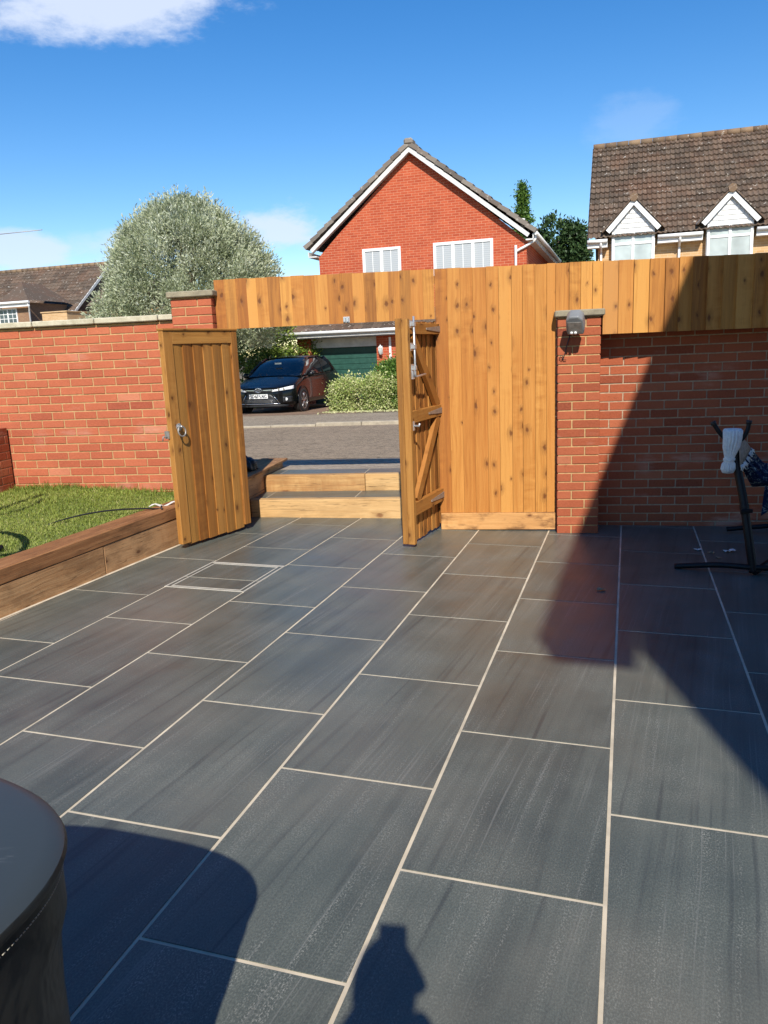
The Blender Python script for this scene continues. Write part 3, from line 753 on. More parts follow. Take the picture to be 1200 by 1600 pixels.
# side sleepers left of the steps
ss = empty('sleeper_edging', (0, 0, 0)); tag(ss, 'dark brown sleeper edging stacked beside the steps behind the left gate', 'sleeper wall')
b = MB(); b.box((-2.82, 6.98, -.06), (-2.603, 8.2, .148), ch=.006, ax=1); b.build('sleeper', M['sleeper'], ss)
b = MB(); b.box((-2.82, 7.0, .15), (-2.606, 8.25, .345), ch=.006, ax=1); b.build('sleeper', M['sleeper'], ss)
b = MB(); b.box((-2.86, 6.9, .347), (-2.56, 8.3, .375), ch=.006, ax=1); b.build('cap_board', M['sleeper'], ss)
# black bag lump
bm = bmesh.new(); bmesh.ops.create_icosphere(bm, subdivisions=4, radius=1)
for v in bm.verts:
    d = v.co.normalized(); r = 1+.16*math.sin(5*d.x+3*d.z)+.10*math.sin(11*d.y+4*d.x)+.05*math.sin(23*d.z+9*d.x)
    v.co = Vector((d.x*r*.10, d.y*r*.13, max(-.05, d.z*r*.08)))
me = bpy.data.meshes.new('refuse_bag'); bm.to_mesh(me); bm.free(); me.materials.append(M['blackplastic'])
for p in me.polygons: p.use_smooth = True
o = bpy.data.objects.new('refuse_bag', me); COL.objects.link(o); o.location = (-2.72, 7.42, .426); tag(o, 'black plastic bag heaped on the sleeper edging behind the left gate', 'bag')

# ---------------------------------------------------------------- raised lawn with sleeper wall
sd = Vector((.292, 1.89, 0)).normalized(); ang = -math.atan2(sd.x, sd.y)
rs = empty('sleeper_wall', (-3.127, 4.02, 0), ang); tag(rs, 'long retaining wall of brown oak sleepers along the raised lawn', 'sleeper wall')
# local y along wall, local x = away from patio is -x
def zloc(y): q = Vector((-3.127, 4.02, 0))+sd*y; return patio_z(q.x, q.y)
b = MB(); b.box((-.10, -4.5, -.12), (0, 1.0, .200), ch=.005, ax=1); b.build('sleeper', M['sleeper'], rs)
b = MB(); b.box((-.10, 1.006, -.14), (-.002, 3.0, .200), ch=.005, ax=1); b.build('sleeper', M['sleeper'], rs)
b = MB(); b.box((-.20, -.35, .203), (.004, 2.85, .302), ch=.006, ax=1); b.build('sleeper', M['sleeper'], rs)
b = MB(); b.box((-.20, -4.5, .203), (.002, -.358, .300), ch=.006, ax=1); b.build('sleeper', M['sleeper'], rs)
# pale grout line at its foot
b = MB()
b.grid([[(-.004, -4.5+.25*i, zloc(-4.5+.25*i)+.006), (.017, -4.5+.25*i, zloc(-4.5+.25*i)+.0015)] for i in range(32)], smooth=False, flip=True)
b.build('grout_bead', M['grout'], rs)
# lawn
def in_lawn(x, y):
    s_ = (y-4.02)/sd.y; return x < -3.127+sd.x*s_-.199
def zlawn(x, y):
    d = max(0, (-3.127+.1545*(y-4.02)-.20)-x)
    return .288+.055*min(1.3, d)+.008*math.sin(3*x+1)*math.sin(2.3*y)*min(1, d*3)
lm = MB(); P = []
for i in range(41):
    y = -1+i*(7.63/40); xr = -3.127+sd.x*((y-4.02)/sd.y)-.10
    P.append([(xa_, y, zlawn(xa_, y)-(.0)) for xa_ in [xr-6*j/24 for j in range(25)]])
lm.grid(P, flip=False); lo_ = lm.build('lawn', M['lawn'], recalc=False); tag(lo_, kind='structure')
n = 90000
X = RNG.uniform(-5.6, -2.7, n); Y = 2.6+RNG.random(n)*4.0
keep = np.array([in_lawn(a, c_) for a, c_ in zip(X, Y)]) & ((X < -4.74) == False) | ((Y < 5.2) & np.array([in_lawn(a, c_) for a, c_ in zip(X, Y)]))
X, Y = X[keep], Y[keep]; n = len(X)
Zv = np.array([zlawn(a, c_) for a, c_ in zip(X, Y)])
pt = np.stack([X, Y, Zv-.004], 1)
edge = np.clip((Y-6.35)/.27, 0, 1); wedge = RNG.random(n)
D = RNG.normal(size=(n, 3))*.55; D[:, 2] = 1
Lb = .022+.05*edge*wedge+.012*RNG.random(n)
tt = np.clip(RNG.normal(.5, .2, n)+.12*np.sin(X*5+1)*np.sin(Y*4)-.25*edge, 0, 1)
gb = leaves('lawn_grass', pt, D, Lb, .0055, M['blade'], tint=tt); tag(gb, 'short green lawn grass behind the oak sleepers', 'grass', kind='stuff')

# garden tool / hose and white scrap on the lawn
def Zp(x, y): return zlawn(x, y)
b = MB(); pts = []
for i in range(25):
    f_ = i/24; x_ = -3.52+.60*f_; y_ = 5.20+.66*f_**.9; z_ = Zp(x_, y_)+.012+.045*math.sin(PI*min(1, f_*1.02))**.8
    pts.append((x_, y_, z_))
pts += [(-2.90, 5.83, .33), (-2.885, 5.80, .312)]
b.tube(pts, [.003+.004*min(1, i/6) for i in range(len(pts))], 8)
tag(b.build('garden_hose', M['blackplastic']), 'thin black hose arched over the corner of the lawn', 'hose')
b = MB()
b.grid([[(-3.05+.17*i/4+.05*j/3, 5.90+.09*j/3+.12*i/4, Zp(-3, 6)+.020+.018*math.sin(i*2+j)) for j in range(4)] for i in range(5)], smooth=False)
so_ = b.build('plastic_scrap', M['paper']); m_ = so_.modifiers.new('t', 'SOLIDIFY'); m_.thickness = .004
tag(so_, 'crumpled white plastic scrap on the grass beside the hose', 'scrap')
# black tubular rocking chair just outside the left edge; its rails throw the shadows on the lawn
gs = empty('garden_chair', (-3.9, 4.2, .29)); tag(gs, 'black tubular garden chair whose foot shows at the left edge of the lawn', 'chair')
def gp(x, y, h): return (x+.2*h+3.9, y-1.2*h-4.2, .33+h-.29)
RA = [gp(-4.21, 6.26, .85), gp(-4.215, 5.95, .88), gp(-4.234, 5.62, .9), gp(-4.35, 5.2, .9), gp(-4.6, 4.9, .8)]
ptb = lambda P, r, nm: (lambda b: (b.tube(bez_(P), r, 8), b.build(nm, M['black_metal'], gs)))(MB())
def bez_(P, n=6):
    out = []
    for i in range(len(P)-1):
        p0 = Vector(P[max(i-1, 0)]); p1 = Vector(P[i]); p2 = Vector(P[i+1]); p3 = Vector(P[min(i+2, len(P)-1)])
        for j in range(n):
            t = j/n; out.append(.5*((2*p1)+(-p0+p2)*t+(2*p0-5*p1+4*p2-p3)*t*t+(-p0+3*p1-3*p2+p3)*t**3))
    out.append(Vector(P[-1])); return out
ptb(RA, .022, 'back_rail'); ptb([(q[0]+.10, q[1]-.16, q[2]-.02) for q in RA[:1]]+[(q[0]+.16, q[1]-.04, q[2]-.05) for q in RA[1:]], .016, 'back_rail')
ptb([gp(-3.95, 4.95, .45), gp(-3.71, 4.93, .45), gp(-3.52, 4.84, .45), gp(-3.35, 4.65, .42), gp(-3.27, 4.44, .38), gp(-3.40, 4.33, .36), gp(-3.7, 4.3, .36)], .024, 'armrest')
ptb([(.50, .30, .035), (.38, .10, .03), (.15, -.12, .03), (-.3, -.25, .03)], .020, 'foot_rail')
ptb([(.10, -.15, .05), (.02, -.1, .3), (-.10, -.1, .45), (-.3, .0, .9)], .018, 'leg'); ptb([(-.3, -.25, .03), (-.35, -.2, .5), (-.4, -.1, .93)], .018, 'leg')
b = MB(); b.box((-.75, -.45, .34), (-.05, .05, .38), ch=.01); b.build('seat', M['cloth_dark'], gs)

# ---------------------------------------------------------------- pillar lamp
fl = empty('security_lamp', (.432, 6.555, 1.60)); tag(fl, 'grey security lamp on the right brick pier, tilted down', 'lamp')
b = MB(); b.box((-.03, -.022, -.035), (.03, .0, .045), ch=.006); b.tube([(0, -.02, .01), (0, -.085, .03)], .016, 10); b.build('bracket', M['greyplastic'], fl)
Mh = Matrix.Translation((.0, -.17, .055)) @ Matrix.Rotation(math.radians(-12), 4, 'Z') @ Matrix.Rotation(math.radians(38), 4, 'X')
b = MB(); prof_ = [(-.062, -.085), (.062, -.085), (.070, -.04), (.064, .055), (.035, .085), (-.035, .085), (-.064, .055), (-.070, -.04)]
b.prism(prof_, -.05, .05, axis=1, M=Mh)
b.build('housing', M['greyplastic'], fl, bevel=.012)
b = MB(); b.prism([(-.05, -.07), (.05, -.07), (.052, .035), (-.052, .035)], -.0545, -.0505, axis=1, M=Mh); b.build('hood_panel', M['galv_dull'], fl)
b = MB()
for q in (-.018, .012): b.tube([tuple(Mh @ Vector((q-.01, -.052, -.055))), tuple(Mh @ Vector((q-.01, -.066, -.063)))], .011, 12)
b.build('sensor_lens', M['lens'], fl)
b = MB(); b.tube([(-.03, -.006, -.04), (-.055, -.01, -.12), (-.075, -.012, -.2), (-.095, -.012, -.235), (-.112, -.012, -.22), (-.105, -.012, -.195), (-.088, -.012, -.205), (-.08, -.012, -.235), (-.06, -.012, -.235)], .0035, 6); b.build('cable', M['blackplastic'], fl)

# ---------------------------------------------------------------- hammock on stand
hx = empty('hammock_stand', (1.52, 5.36, patio_z(1.52, 5.36))); tag(hx, 'black steel hammock stand with a forked post on the shaded patio', 'hammock stand')
def ptube(pts, r, name, mat=None, par=None, n=10):
    b = MB(); b.tube(pts, r, n); return b.build(name, mat or M['black_metal'], par)
# smooth helper
def bez(P, n=8):
    out = []
    for i in range(len(P)-1):
        p0 = Vector(P[max(i-1, 0)]); p1 = Vector(P[i]); p2 = Vector(P[i+1]); p3 = Vector(P[min(i+2, len(P)-1)])
        for j in range(n):
            t = j/n; out.append(.5*((2*p1)+(-p0+p2)*t+(2*p0-5*p1+4*p2-p3)*t*t+(-p0+3*p1-3*p2+p3)*t**3))
    out.append(Vector(P[-1])); return out
ptube(bez([(.02, .0, .02), (-.01, .02, .22), (-.045, .08, .50), (-.085, .15, .76), (-.095, .16, .88)]), .028, 'post', par=hx)
b = MB(); b.tube(bez([(-.035, .055, .41), (-.042, .07, .47)]), .031, 10); b.box((-.075, .01, .425), (.0, .03, .45), ch=.003); b.build('collar', M['black_metal'], hx)
ptube(bez([(-.235, .17, 1.01), (-.20, .165, .955), (-.15, .16, .90), (-.10, .16, .885), (-.05, .16, .905), (-.02, .165, .96), (-.012, .17, 1.01)]), .015, 'fork', par=hx)
b = MB(); b.tube([(-.243, .17, 1.022), (-.232, .17, 1.003)], .020, 10); b.build('end_cap', M['blackplastic'], hx)
b = MB(); b.tube([(-.011, .17, 1.025), (-.013, .17, 1.002)], .020, 10); b.build('end_cap', M['blackplastic'], hx)
ptube(bez([(-.46, .13, .022), (-.2, .07, .05), (0, .0, .055), (.35, -.03, .045), (.7, -.06, .022)]), .019, 'foot_bar', par=hx)
ptube(bez([(.16, 1.27, .018), (.5, 1.25, .05), (1.0, 1.28, .055)]), .019, 'foot_bar', par=hx)
ptube(bez([(.03, .0, .02), (.35, .45, .06), (.75, 1.25, .06)]), .021, 'base_beam', par=hx)
ptube([(.7, 1.26, .05), (.78, 1.38, .5), (.95, 1.5, .95)], .022, 'far_post', par=hx)
hm = empty('hammock', (1.42, 5.50, .86)); tag(hm, 'navy and white patterned cloth hammock hung from the black forked post', 'hammock')
# white rope bundle over the fork, gathered into a tassel
def lathe_bundle(name, rings, mat, par, n=120, rib=.20, ribs=17):
    b = MB(); P = []
    for (x, y, z, rx, ry) in rings:
        row = []
        for k_ in range(n+1):
            a = 2*PI*k_/n; q = 1+rib*abs(math.sin(ribs*a/2))
            row.append((x+rx*q*math.cos(a), y+ry*q*math.sin(a), z))
        P.append(row)
    b.grid(P, smooth=True, flip=False); o = b.build(name, mat, par, recalc=True)
    return o
lathe_bundle('rope_bundle', [(-.02, 0, .035, .002, .002), (-.02, 0, .032, .045, .035), (-.02, -.01, .02, .053, .045), (-.022, -.02, -.03, .051, .042), (-.028, -.02, -.09, .046, .036), (-.034, -.02, -.14, .032, .028), (-.036, -.02, -.160, .027, .024), (-.037, -.02, -.165, .032, .028), (-.038, -.02, -.178, .032, .028), (-.038, -.02, -.183, .026, .024), (-.040, -.02, -.20, .036, .030), (-.042, -.02, -.235, .040, .034), (-.042, -.02, -.262, .030, .026), (-.042, -.02, -.268, .003, .003)], M['rope'], hm)
# cords fanning out to the cloth
b = MB(); top = Vector((.0, .0, .0))
def fan(f_): return Vector((.034+.098*f_, -.03+.13*f_, -.222+.10*f_-.018*math.sin(PI*f_)))
for i in range(34):
    f_ = i/33; e = fan(f_)
    b.tube([top+Vector((random.uniform(-.004, .022), random.uniform(-.02, .02), random.uniform(-.01, .01))), (top+e)/2+Vector((.010, 0, .003)), e], .0034, 5)
b.build('cords', M['rope_tan'], hm)
b = MB(); P = []
for i in range(40):
    s_ = i/39; row = []
    for j in range(31):
        t_ = j/30
        a_ = fan(1-t_)
        X_ = .90*s_**1.1; topz = -.12-.085*min(1, X_/.12)-.30*X_+.25*X_*X_; botz = -.222-.15*min(1, X_/.12)-.17*X_+.12*X_*X_
        z_ = topz+(botz-topz)*t_**.85; x_ = a_.x*(1-s_)+X_+.06*s_
        y_ = a_.y+(.16-.30*math.sin(PI*t_)**1.0+.12*t_)*min(1, s_*3)+.25*X_
        fo = .012*math.sin(t_*26+3*math.sin(4*s_))*(1-.6*s_)+.008*math.sin(t_*47+5*s_)
        row.append((x_, y_-fo, z_+fo*.5))
    P.append(row)
b.grid(P, smooth=True); cl = b.build('cloth', M['hammock'], hm); mo = cl.modifiers.new('t', 'SOLIDIFY'); mo.thickness = .004
b = MB(); P = []
for i in range(13):
    s_ = i/12; P.append([(.185-.012*s_+(.10+.03*s_)*(j/8), -.06+.04*j/8+.010*math.sin(j*2.2+s_), -.345-.21*s_*(1-.75*(j/8))-.05*(j/8)) for j in range(9)])
b.grid(P, smooth=True); fr_ = b.build('fringe', M['hammock'], hm); mo = fr_.modifiers.new('t', 'SOLIDIFY'); mo.thickness = .003
b = MB()
for i in range(90):
    f_ = random.random(); e = fan(f_); b.tube([e+Vector((0, -.004, .010)), e+Vector((random.uniform(-.006, .022), random.uniform(-.02, -.004), random.uniform(-.032, .004)))], .0032, 4)
b.build('tufts', M['rope'], hm)

# scraps on the patio
def scrap(name, x, y, s_, mat, label, cat, seed, grp=None):
    rnd = random.Random(seed); b = MB()
    P = [[(x+s_*(i/4-.5)+rnd.uniform(-.12, .12)*s_, y+s_*.6*(j/3-.5)+rnd.uniform(-.1, .1)*s_, patio_z(x, y)+.005+rnd.random()*s_*.25) for j in range(4)] for i in range(5)]
    b.grid(P, smooth=False); o = b.build(name, mat); m = o.modifiers.new('t', 'SOLIDIFY'); m.thickness = .0015
    tag(o, label, cat, grp)
scrap('paper_scrap', 1.325, 6.02, .045, M['paper'], 'small pale crumpled scrap beside the hammock stand, left of a larger white one', 'scrap', 1)
scrap('paper_scrap', 1.54, 5.98, .075, M['paper'], 'largest white crumpled scrap on the dark paving beside the hammock post', 'scrap', 2)
scrap('dry_leaf', 1.40, 5.93, .04, M['leafbit'], 'small brown dry leaf between the two white scraps on the patio', 'leaf', 3)
scrap('dry_leaf', .505, 4.92, .05, M['leafbit'], 'brown dry leaf alone on the shaded paving in front of the right pier', 'leaf', 4)
scrap('dry_leaf', 1.42, 5.78, .04, M['leafbit'], 'dark dry leaf just in front of the white scraps near the hammock foot', 'leaf', 5)

# ---------------------------------------------------------------- covered round table at lower left
cx_, cy_, HC = -1.068, .675, .90
cv = empty('covered_fire_pit', (cx_, cy_, patio_z(cx_, cy_)), math.radians(-9)); tag(cv, 'rounded object under a black leatherette cover at the lower left corner', 'covered furniture')
def sup(a, rx=.50, ry=.33, e=.66):
    c_, s_ = math.cos(a), math.sin(a); return rx*math.copysign(abs(c_)**e, c_), ry*math.copysign(abs(s_)**e, s_)
hz = HC-cv.location.z
def ring_pts(k_, z, rough=0, n=96, seed=0):
    out = []
    for i in range(n):
        a = 2*PI*i/n; x_, y_ = sup(a); q = k_
        if rough: q += rough*(math.sin(7*a+seed)+.6*math.sin(13*a+2*seed+z*9)+.5*math.sin(4*a-z*7))
        out.append((x_*q, y_*q, z))
    return out+[out[0]]
b = MB(); b.grid([ring_pts(k_, hz-.0+dz) for k_, dz in [(.0, .012), (.3, .011), (.6, .008), (.85, .004), (.95, .0), (.985, -.004), (1.0, -.010)]], smooth=True); b.build('cover_top', M['cover_top'], cv, recalc=True)
b = MB(); rows = [ring_pts(1.0, hz-.010), ring_pts(1.006, hz-.016), ring_pts(1.0, hz-.024), ring_pts(.985, hz-.032), ring_pts(.985, hz-.10, .001)]
for i in range(1, 26):
    z = hz-.10-(hz-.12)*i/25; rows.append(ring_pts(.965-.05*i/25, z, .010+.004*math.sin(i*.7), seed=i*.13))
b.grid(rows, smooth=True); b.build('cover_skirt', M['cover_side'], cv, recalc=True)
b = MB()
pts = ring_pts(.9895, hz-.040, n=420)
for i in range(0, 420, 1):
    p, q = Vector(pts[i]), Vector(pts[i+1]); L__ = (q-p)
    b.tube([p+L__*.15, p+L__*.75], .0008, 4)
b.build('stitching', M['thread'], cv)

# ---------------------------------------------------------------- far houses
def roof_slope(mb, o, ea, eu, W, L, wave=.15, gauge=.34, amp=.028, step=.022, tfn=None):
    """o lower corner, ea unit along eave, eu unit up slope; tiled surface with rolls and stepped courses"""
    n = ea.cross(eu).normalized()
    nx = int(W/wave*5); rows = max(1, int(round(L/gauge))); P = []
    prevs = None
    for r in range(rows):
        for k_, lift in ((0, step), (.98, .0)):
            row = []
            for i in range(nx+1):
                x_ = W*i/nx; ph = (x_/wave) % 1
                h = amp*(math.sin(PI*ph/.55) if ph < .55 else -.15*math.sin(PI*(ph-.55)/.45))
                jit = .006*math.sin(r*12.9+int(x_/wave)*78.2)
                row.append(o+ea*x_+eu*(gauge*(r+k_)+jit)+n*(h+lift))
            P.append(row)
    T = {}
    def t(i, j):
        key = (i//2, int(W*j/nx/wave/2)); 
        if key not in T: T[key] = random.random()
        return T[key]
    mb.grid(P, t=t, smooth=False)
def ridge_run(mb, p, d, L, r=.12, seg=.45):
    n = int(L/seg)
    for i in range(n):
        a = p+d*(i*seg+.005); e = p+d*((i+1)*seg-.005); mb.tube([a, e], [r, r*1.04], 10, t=random.random(), smooth=True)
def window(parent, x0, x1, z0, z1, y, cols, rows=1, mat=None, fr=.055, glassmat=None, split=None, name='window'):
    b = MB(); b.box((x0, y-.04, z0), (x1, y+.03, z0+fr)); b.box((x0, y-.04, z1-fr), (x1, y+.03, z1)); b.box((x0, y-.04, z0+fr), (x0+fr, y+.03, z1-fr)); b.box((x1-fr, y-.04, z0+fr), (x1, y+.03, z1-fr))
    cw = (x1-x0)/cols
    for i in range(1, cols): b.box((x0+cw*i-fr*.55, y-.043, z0+fr), (x0+cw*i+fr*.55, y+.03, z1-fr))
    if rows > 1:
        for i in range(cols):
            for j in range(1, rows):
                zz = z0+(z1-z0)*j/rows if split is None else z0+(z1-z0)*split
                b.box((x0+cw*i+fr*.55, y-.035, zz-fr*.5), (x0+cw*(i+1)-fr*.55, y+.02, zz+fr*.5))
    w_ = b.build(name, M['white'], parent)
    g_ = MB(); g_.box((x0+.02, y-.013, z0+.02), (x1-.02, y-.002, z1-.02)); g_.build('pane', glassmat or M['glass'], w_)
    return w_
def bars(parent, x0, x1, z0, z1, y, nx, nz, w=.018):
    b = MB()
    for i in range(1, nx): b.box((x0+(x1-x0)*i/nx-w/2, y-.02, z0), (x0+(x1-x0)*i/nx+w/2, y-.004, z1))
    for j in range(1, nz): b.box((x0, y-.021, z0+(z1-z0)*j/nz-w/2), (x1, y-.005, z0+(z1-z0)*j/nz+w/2))
    b.build('glazing_bars', M['white'], parent)
RZ = -math.atan2(.127, .992)
# house 1 : red gable
h1 = empty('red_brick_house', (-6.339, 25.339, 0), RZ); tag(h1, 'red brick house with a white bargeboard gable above the gateway', 'house')
GB = -.25; WW = 6.62; EV = 4.80; AP = 7.50; HL = 8.6
ax_ = 3.17
b = MB(); poly = [(.02, GB), (WW, GB), (WW, EV-.28), (ax_, AP-.10), (.02, EV-.28)]
b.prism(poly, 0, HL, axis=1); b.build('wall', M['fbrick'], h1)
sl_ = math.atan2(AP-EV, ax_+.28); cs, sn = math.cos(sl_), math.sin(sl_); SL = (ax_+.28)/cs
rb = MB()
roof_slope(rb, Vector((-.30, HL+.1, EV-.01)), Vector((0, -1, 0)), Vector((cs, 0, sn)), HL+.32, SL)
b2 = (6.86-ax_); sl2 = math.atan2(AP-(EV-.06), b2)
roof_slope(rb, Vector((6.87, -.22, EV-.07)), Vector((0, 1, 0)), Vector((-math.cos(sl2), 0, math.sin(sl2))), HL+.32, b2/math.cos(sl2))
rf = rb.build('roof', M['rooftile_grey'], h1)
# verge tiles: thick stepped edge along the gable
vt = MB()
for (x0, z0, x1, z1) in [(-.32, EV-.02, ax_, AP), (6.88, EV-.08, ax_, AP)]:
    a = Vector((x0, 0, z0)); e = Vector((x1, 0, z1)); d = (e-a); L = d.length; d.normalize(); up = Vector((-d.z, 0, d.x)); up = up if up.z > 0 else -up
    nt = 14; sg = L/nt
    for i in range(nt):
        p0 = a+d*(i*sg-.02); p1 = a+d*((i+1)*sg-.012); 
        q = [p0-up*.02, p1-up*.04, p1+up*.075, p0+up*.115]
        vt.prism([(v.x, v.z) for v in q], -.27-random.uniform(0, .01), .08, axis=1, t=random.random())
vt.box((ax_-.14, -.31, AP-.02), (ax_+.14, .10, AP+.17), ch=.05)
vt.build('verge_tiles', M['rooftile_grey'], rf)
rg = MB(); ridge_run(rg, Vector((ax_, .1, AP+.05)), Vector((0, 1, 0)), HL); rg.build('ridge_tiles', M['rooftile_grey'], rf)
bb_ = MB()
for (x0, z0, x1, z1) in [(-.18, EV-.06, ax_, AP-.06), (6.74, EV-.12, ax_, AP-.06)]:
    a = Vector((x0, 0, z0)); e = Vector((x1, 0, z1)); d = (e-a).normalized(); up = Vector((-d.z, 0, d.x)); up = up if up.z > 0 else -up
    q = [a-up*.115, e-up*.12, e-up*.0, a-up*.0]; q[1].x = q[2].x = ax_; q[1].z = AP-.06-.15; q[2].z = AP-.05
    bb_.prism([(v.x, v.z) for v in q], -.235, -.205, axis=1)
bb_.build('bargeboard', M['white_old'], h1)
sf = MB()
for (x0, z0, x1, z1) in [(-.18, EV-.1, ax_, AP-.1), (6.74, EV-.16, ax_, AP-.1)]:
    sf.face([(x0, -.205, z0-.08), (x1, -.205, z1-.08), (x1, 0, z1-.08), (x0, 0, z0-.08)])
sf.build('verge_soffit', M['soffit'], h1)
b = MB(); b.box((6.62, -.2, EV-.30), (6.84, HL+.1, EV-.26)); b.box((6.82, -.2, EV-.2595), (6.85, HL+.1, EV-.13)); b.build('fascia', M['white_old'], h1)
b = MB(); b.box((-.26, -.2, EV-.30), (.02, HL, EV-.26)); b.box((-.27, -.2, EV-.2595), (-.24, HL, EV-.13)); b.build('fascia', M['white_old'], h1)
b = MB(); b.tube([(6.91, -.2, EV-.11), (6.91, HL+.1, EV-.11)], .06, 10); b.build('gutter', M['white'], h1)
b = MB(); b.tube(bez([(6.88, -.05, EV-.15), (6.86, -.06, EV-.30), (6.60, -.06, EV-.45), (6.34, -.06, EV-.58), (6.31, -.06, EV-.75), (6.31, -.06, GB)], 4), .038, 10); b.build('downpipe', M['white'], h1)
b = MB(); b.tube([(6.45, .55, EV+.15), (6.45, .55, EV+.42)], .065, 12); b.build('vent_pipe', M['white_old'], h1)
w1 = window(h1, 1.50, 2.75, 3.55, 4.65, .0, 2, 1, glassmat=M['blind'], fr=.085); bars(w1, 1.58, 2.08, 3.6, 4.58, -.002, 2, 1); bars(w1, 2.17, 2.68, 3.6, 4.58, -.002, 2, 1)
w2 = window(h1, 3.79, 5.63, 3.50, 4.66, .0, 3, 1, glassmat=M['blind'], fr=.085)
for i in range(3): bars(w2, 3.85+.613*i, 4.34+.613*i, 3.56, 4.60, -.002, 2, 1)
# garage projection
gx0, gx1 = -.50, 2.60; gy = -1.0
b = MB(); b.box((gx0, gy, GB), (-.06, -.004, 1.96)); b.build('garage_wall', M['fbrick'], h1)
b = MB(); b.box((2.14, gy, GB), (4.6, -.004, 1.96)); b.build('garage_wall', M['fbrick'], h1)
b = MB(); b.box((-.06, gy+.12, 1.66), (2.14, gy+.24, 1.955)); b.build('lintel_board', M['white_old'], h1)
b = MB(); b.box((-.10, gy+.22, GB), (2.16, gy+.26, 1.66)); gd = b.build('garage_door', M['garage'], h1)
b = MB()
for i in range(11): b.box((-.055, gy+.205, GB+.03+i*.17), (2.135, gy+.2185, GB+.185+i*.17), ch=.006)
b.build('ribbed_panels', M['garage'], gd)
b = MB(); b.box((-.85, gy-.42, 1.965), (4.8, -.002, 1.985)); b.box((-.85, gy-.45, 1.99), (4.8, gy-.42, 2.12)); b.build('fascia', M['white_old'], h1)
b = MB(); b.tube([(-.85, gy-.50, 2.12), (4.8, gy-.50, 2.12)], .055, 10); b.build('gutter', M['white'], h1)
rb = MB(); roof_slope(rb, Vector((-.87, gy-.52, 2.15)), Vector((1, 0, 0)), Vector((0, math.cos(.45), math.sin(.45))), 5.7, 1.45); rb.build('garage_roof', M['rooftile'], h1)
b = MB(); b.box((2.55, gy-.03, GB), (2.62, gy-.003, 1.9)); b.build('door_frame', M['white'], h1)
# lantern on the garage pier
ln = MB(); X0, Y0, Z0_ = 2.30, gy-.12, 1.52
ln.box((X0-.04, gy-.03, Z0_-.12), (X0+.04, gy-.002, Z0_+.14), ch=.01); ln.tube([(X0, gy-.03, Z0_+.08), (X0, Y0, Z0_+.16), (X0, Y0, Z0_+.1)], .012, 6)
ln.tube([(X0, Y0, Z0_+.15), (X0, Y0, Z0_+.09), (X0, Y0, Z0_+.08)], [.01, .075, .08], 6, smooth=False); ln.tube([(X0, Y0, Z0_-.13), (X0, Y0, Z0_-.11)], [.03, .045], 6)
for i in range(6):
    a = i*PI/3; ln.tube([(X0+.045*math.cos(a), Y0+.045*math.sin(a), Z0_-.11), (X0+.075*math.cos(a), Y0+.075*math.sin(a), Z0_+.08)], .006, 5)
lno = ln.build('wall_lantern', M['white'], h1)
gg = MB(); gg.tube([(X0, Y0, Z0_-.10), (X0, Y0, Z0_+.07)], [.035, .062], 6, smooth=False); gg.build('lantern_glass', M['glass_pale'], lno)
pq = MB(); pq.prism([(2.20, .96), (2.44, .96), (2.44, 1.08), (2.38, 1.13), (2.32, 1.16), (2.26, 1.13), (2.20, 1.08)], gy-.02, gy-.003, axis=1); pq.build('house_plaque', M['greyplastic'], h1)
dg = MB(); dg.box((2.305, gy-.024, .99), (2.33, gy-.0205, 1.08)); dg.build('house_number', M['white'], h1)
# low brick side wall left of the garage
gw = MB(); gw.box((-2.4, -.75, GB), (-.52, -.55, 1.28)); lwf = gw.build('low_brick_wall', M['fbrick'])
lwf.matrix_world = h1.matrix_basis.copy(); tag(lwf, 'low red brick wall running left from the green garage door', 'wall')
gc = MB(); gc.box((-2.4, -.79, 1.283), (-.52, -.51, 1.335)); gc.build('coping', M['coping'], lwf)

# house 2 : buff house with dormers
h2 = empty('buff_brick_house', (2.186, 27.017, 0), RZ); tag(h2, 'buff brick house on the right with a brown tiled roof and two white dormers', 'house')
W2 = 11; EV2 = 4.62; RR = 3.4
b = MB(); poly = [(.35, GB), (7.0, GB), (7.0, EV2-.05), (3.7, EV2+3.35), (.35, EV2-.05)]
b.prism(poly, .32, W2, axis=0); b.build('wall', M['ybrick'], h2)
pit = math.radians(44)
rb = MB(); roof_slope(rb, Vector((0, -.02, EV2+.08)), Vector((1, 0, 0)), Vector((0, math.cos(pit), math.sin(pit))), W2+.3, 5.1, wave=.15, gauge=.30, amp=.034, step=.055)
rf2 = rb.build('roof', M['rooftile'], h2)
rb = MB(); ybk = -.02+2*5.1*math.cos(pit)
rb.face([(0, ybk/2, EV2+.08+5.1*math.sin(pit)), (W2+.3, ybk/2, EV2+.08+5.1*math.sin(pit)), (W2+.3, ybk, EV2+.05), (0, ybk, EV2+.05)]); rb.build('rear_slope', M['rooftile'], rf2)
rt_ = MB(); ridge_run(rt_, Vector((.0, ybk/2-.03, EV2+.10+5.1*math.sin(pit))), Vector((1, 0, 0)), W2, .11, .40); rt_.build('ridge_tiles', M['ridge'], rf2)
vb = MB(); vb.prism([(-.05, EV2-.04), (.1, EV2-.04), (ybk/2+.05, EV2+.0+5.1*math.sin(pit)), (ybk/2-.02, EV2+.06+5.1*math.sin(pit))], -.02, .03, axis=0); vb.build('verge_board', M['rooftile_grey'], rf2)
gaps = [(0, .62), (2.14, 3.46), (4.98, 9)]
for a, e in gaps:
    gb_ = MB(); gb_.box((a, .0, EV2-.17), (e, .03, EV2+.04)); gb_.tube([(a, -.07, EV2+.02), (e, -.07, EV2+.02)], .06, 10); gb_.box((a, .031, EV2-.17), (e, .34, EV2-.15)); gb_.build('gutter', M['white'], h2)
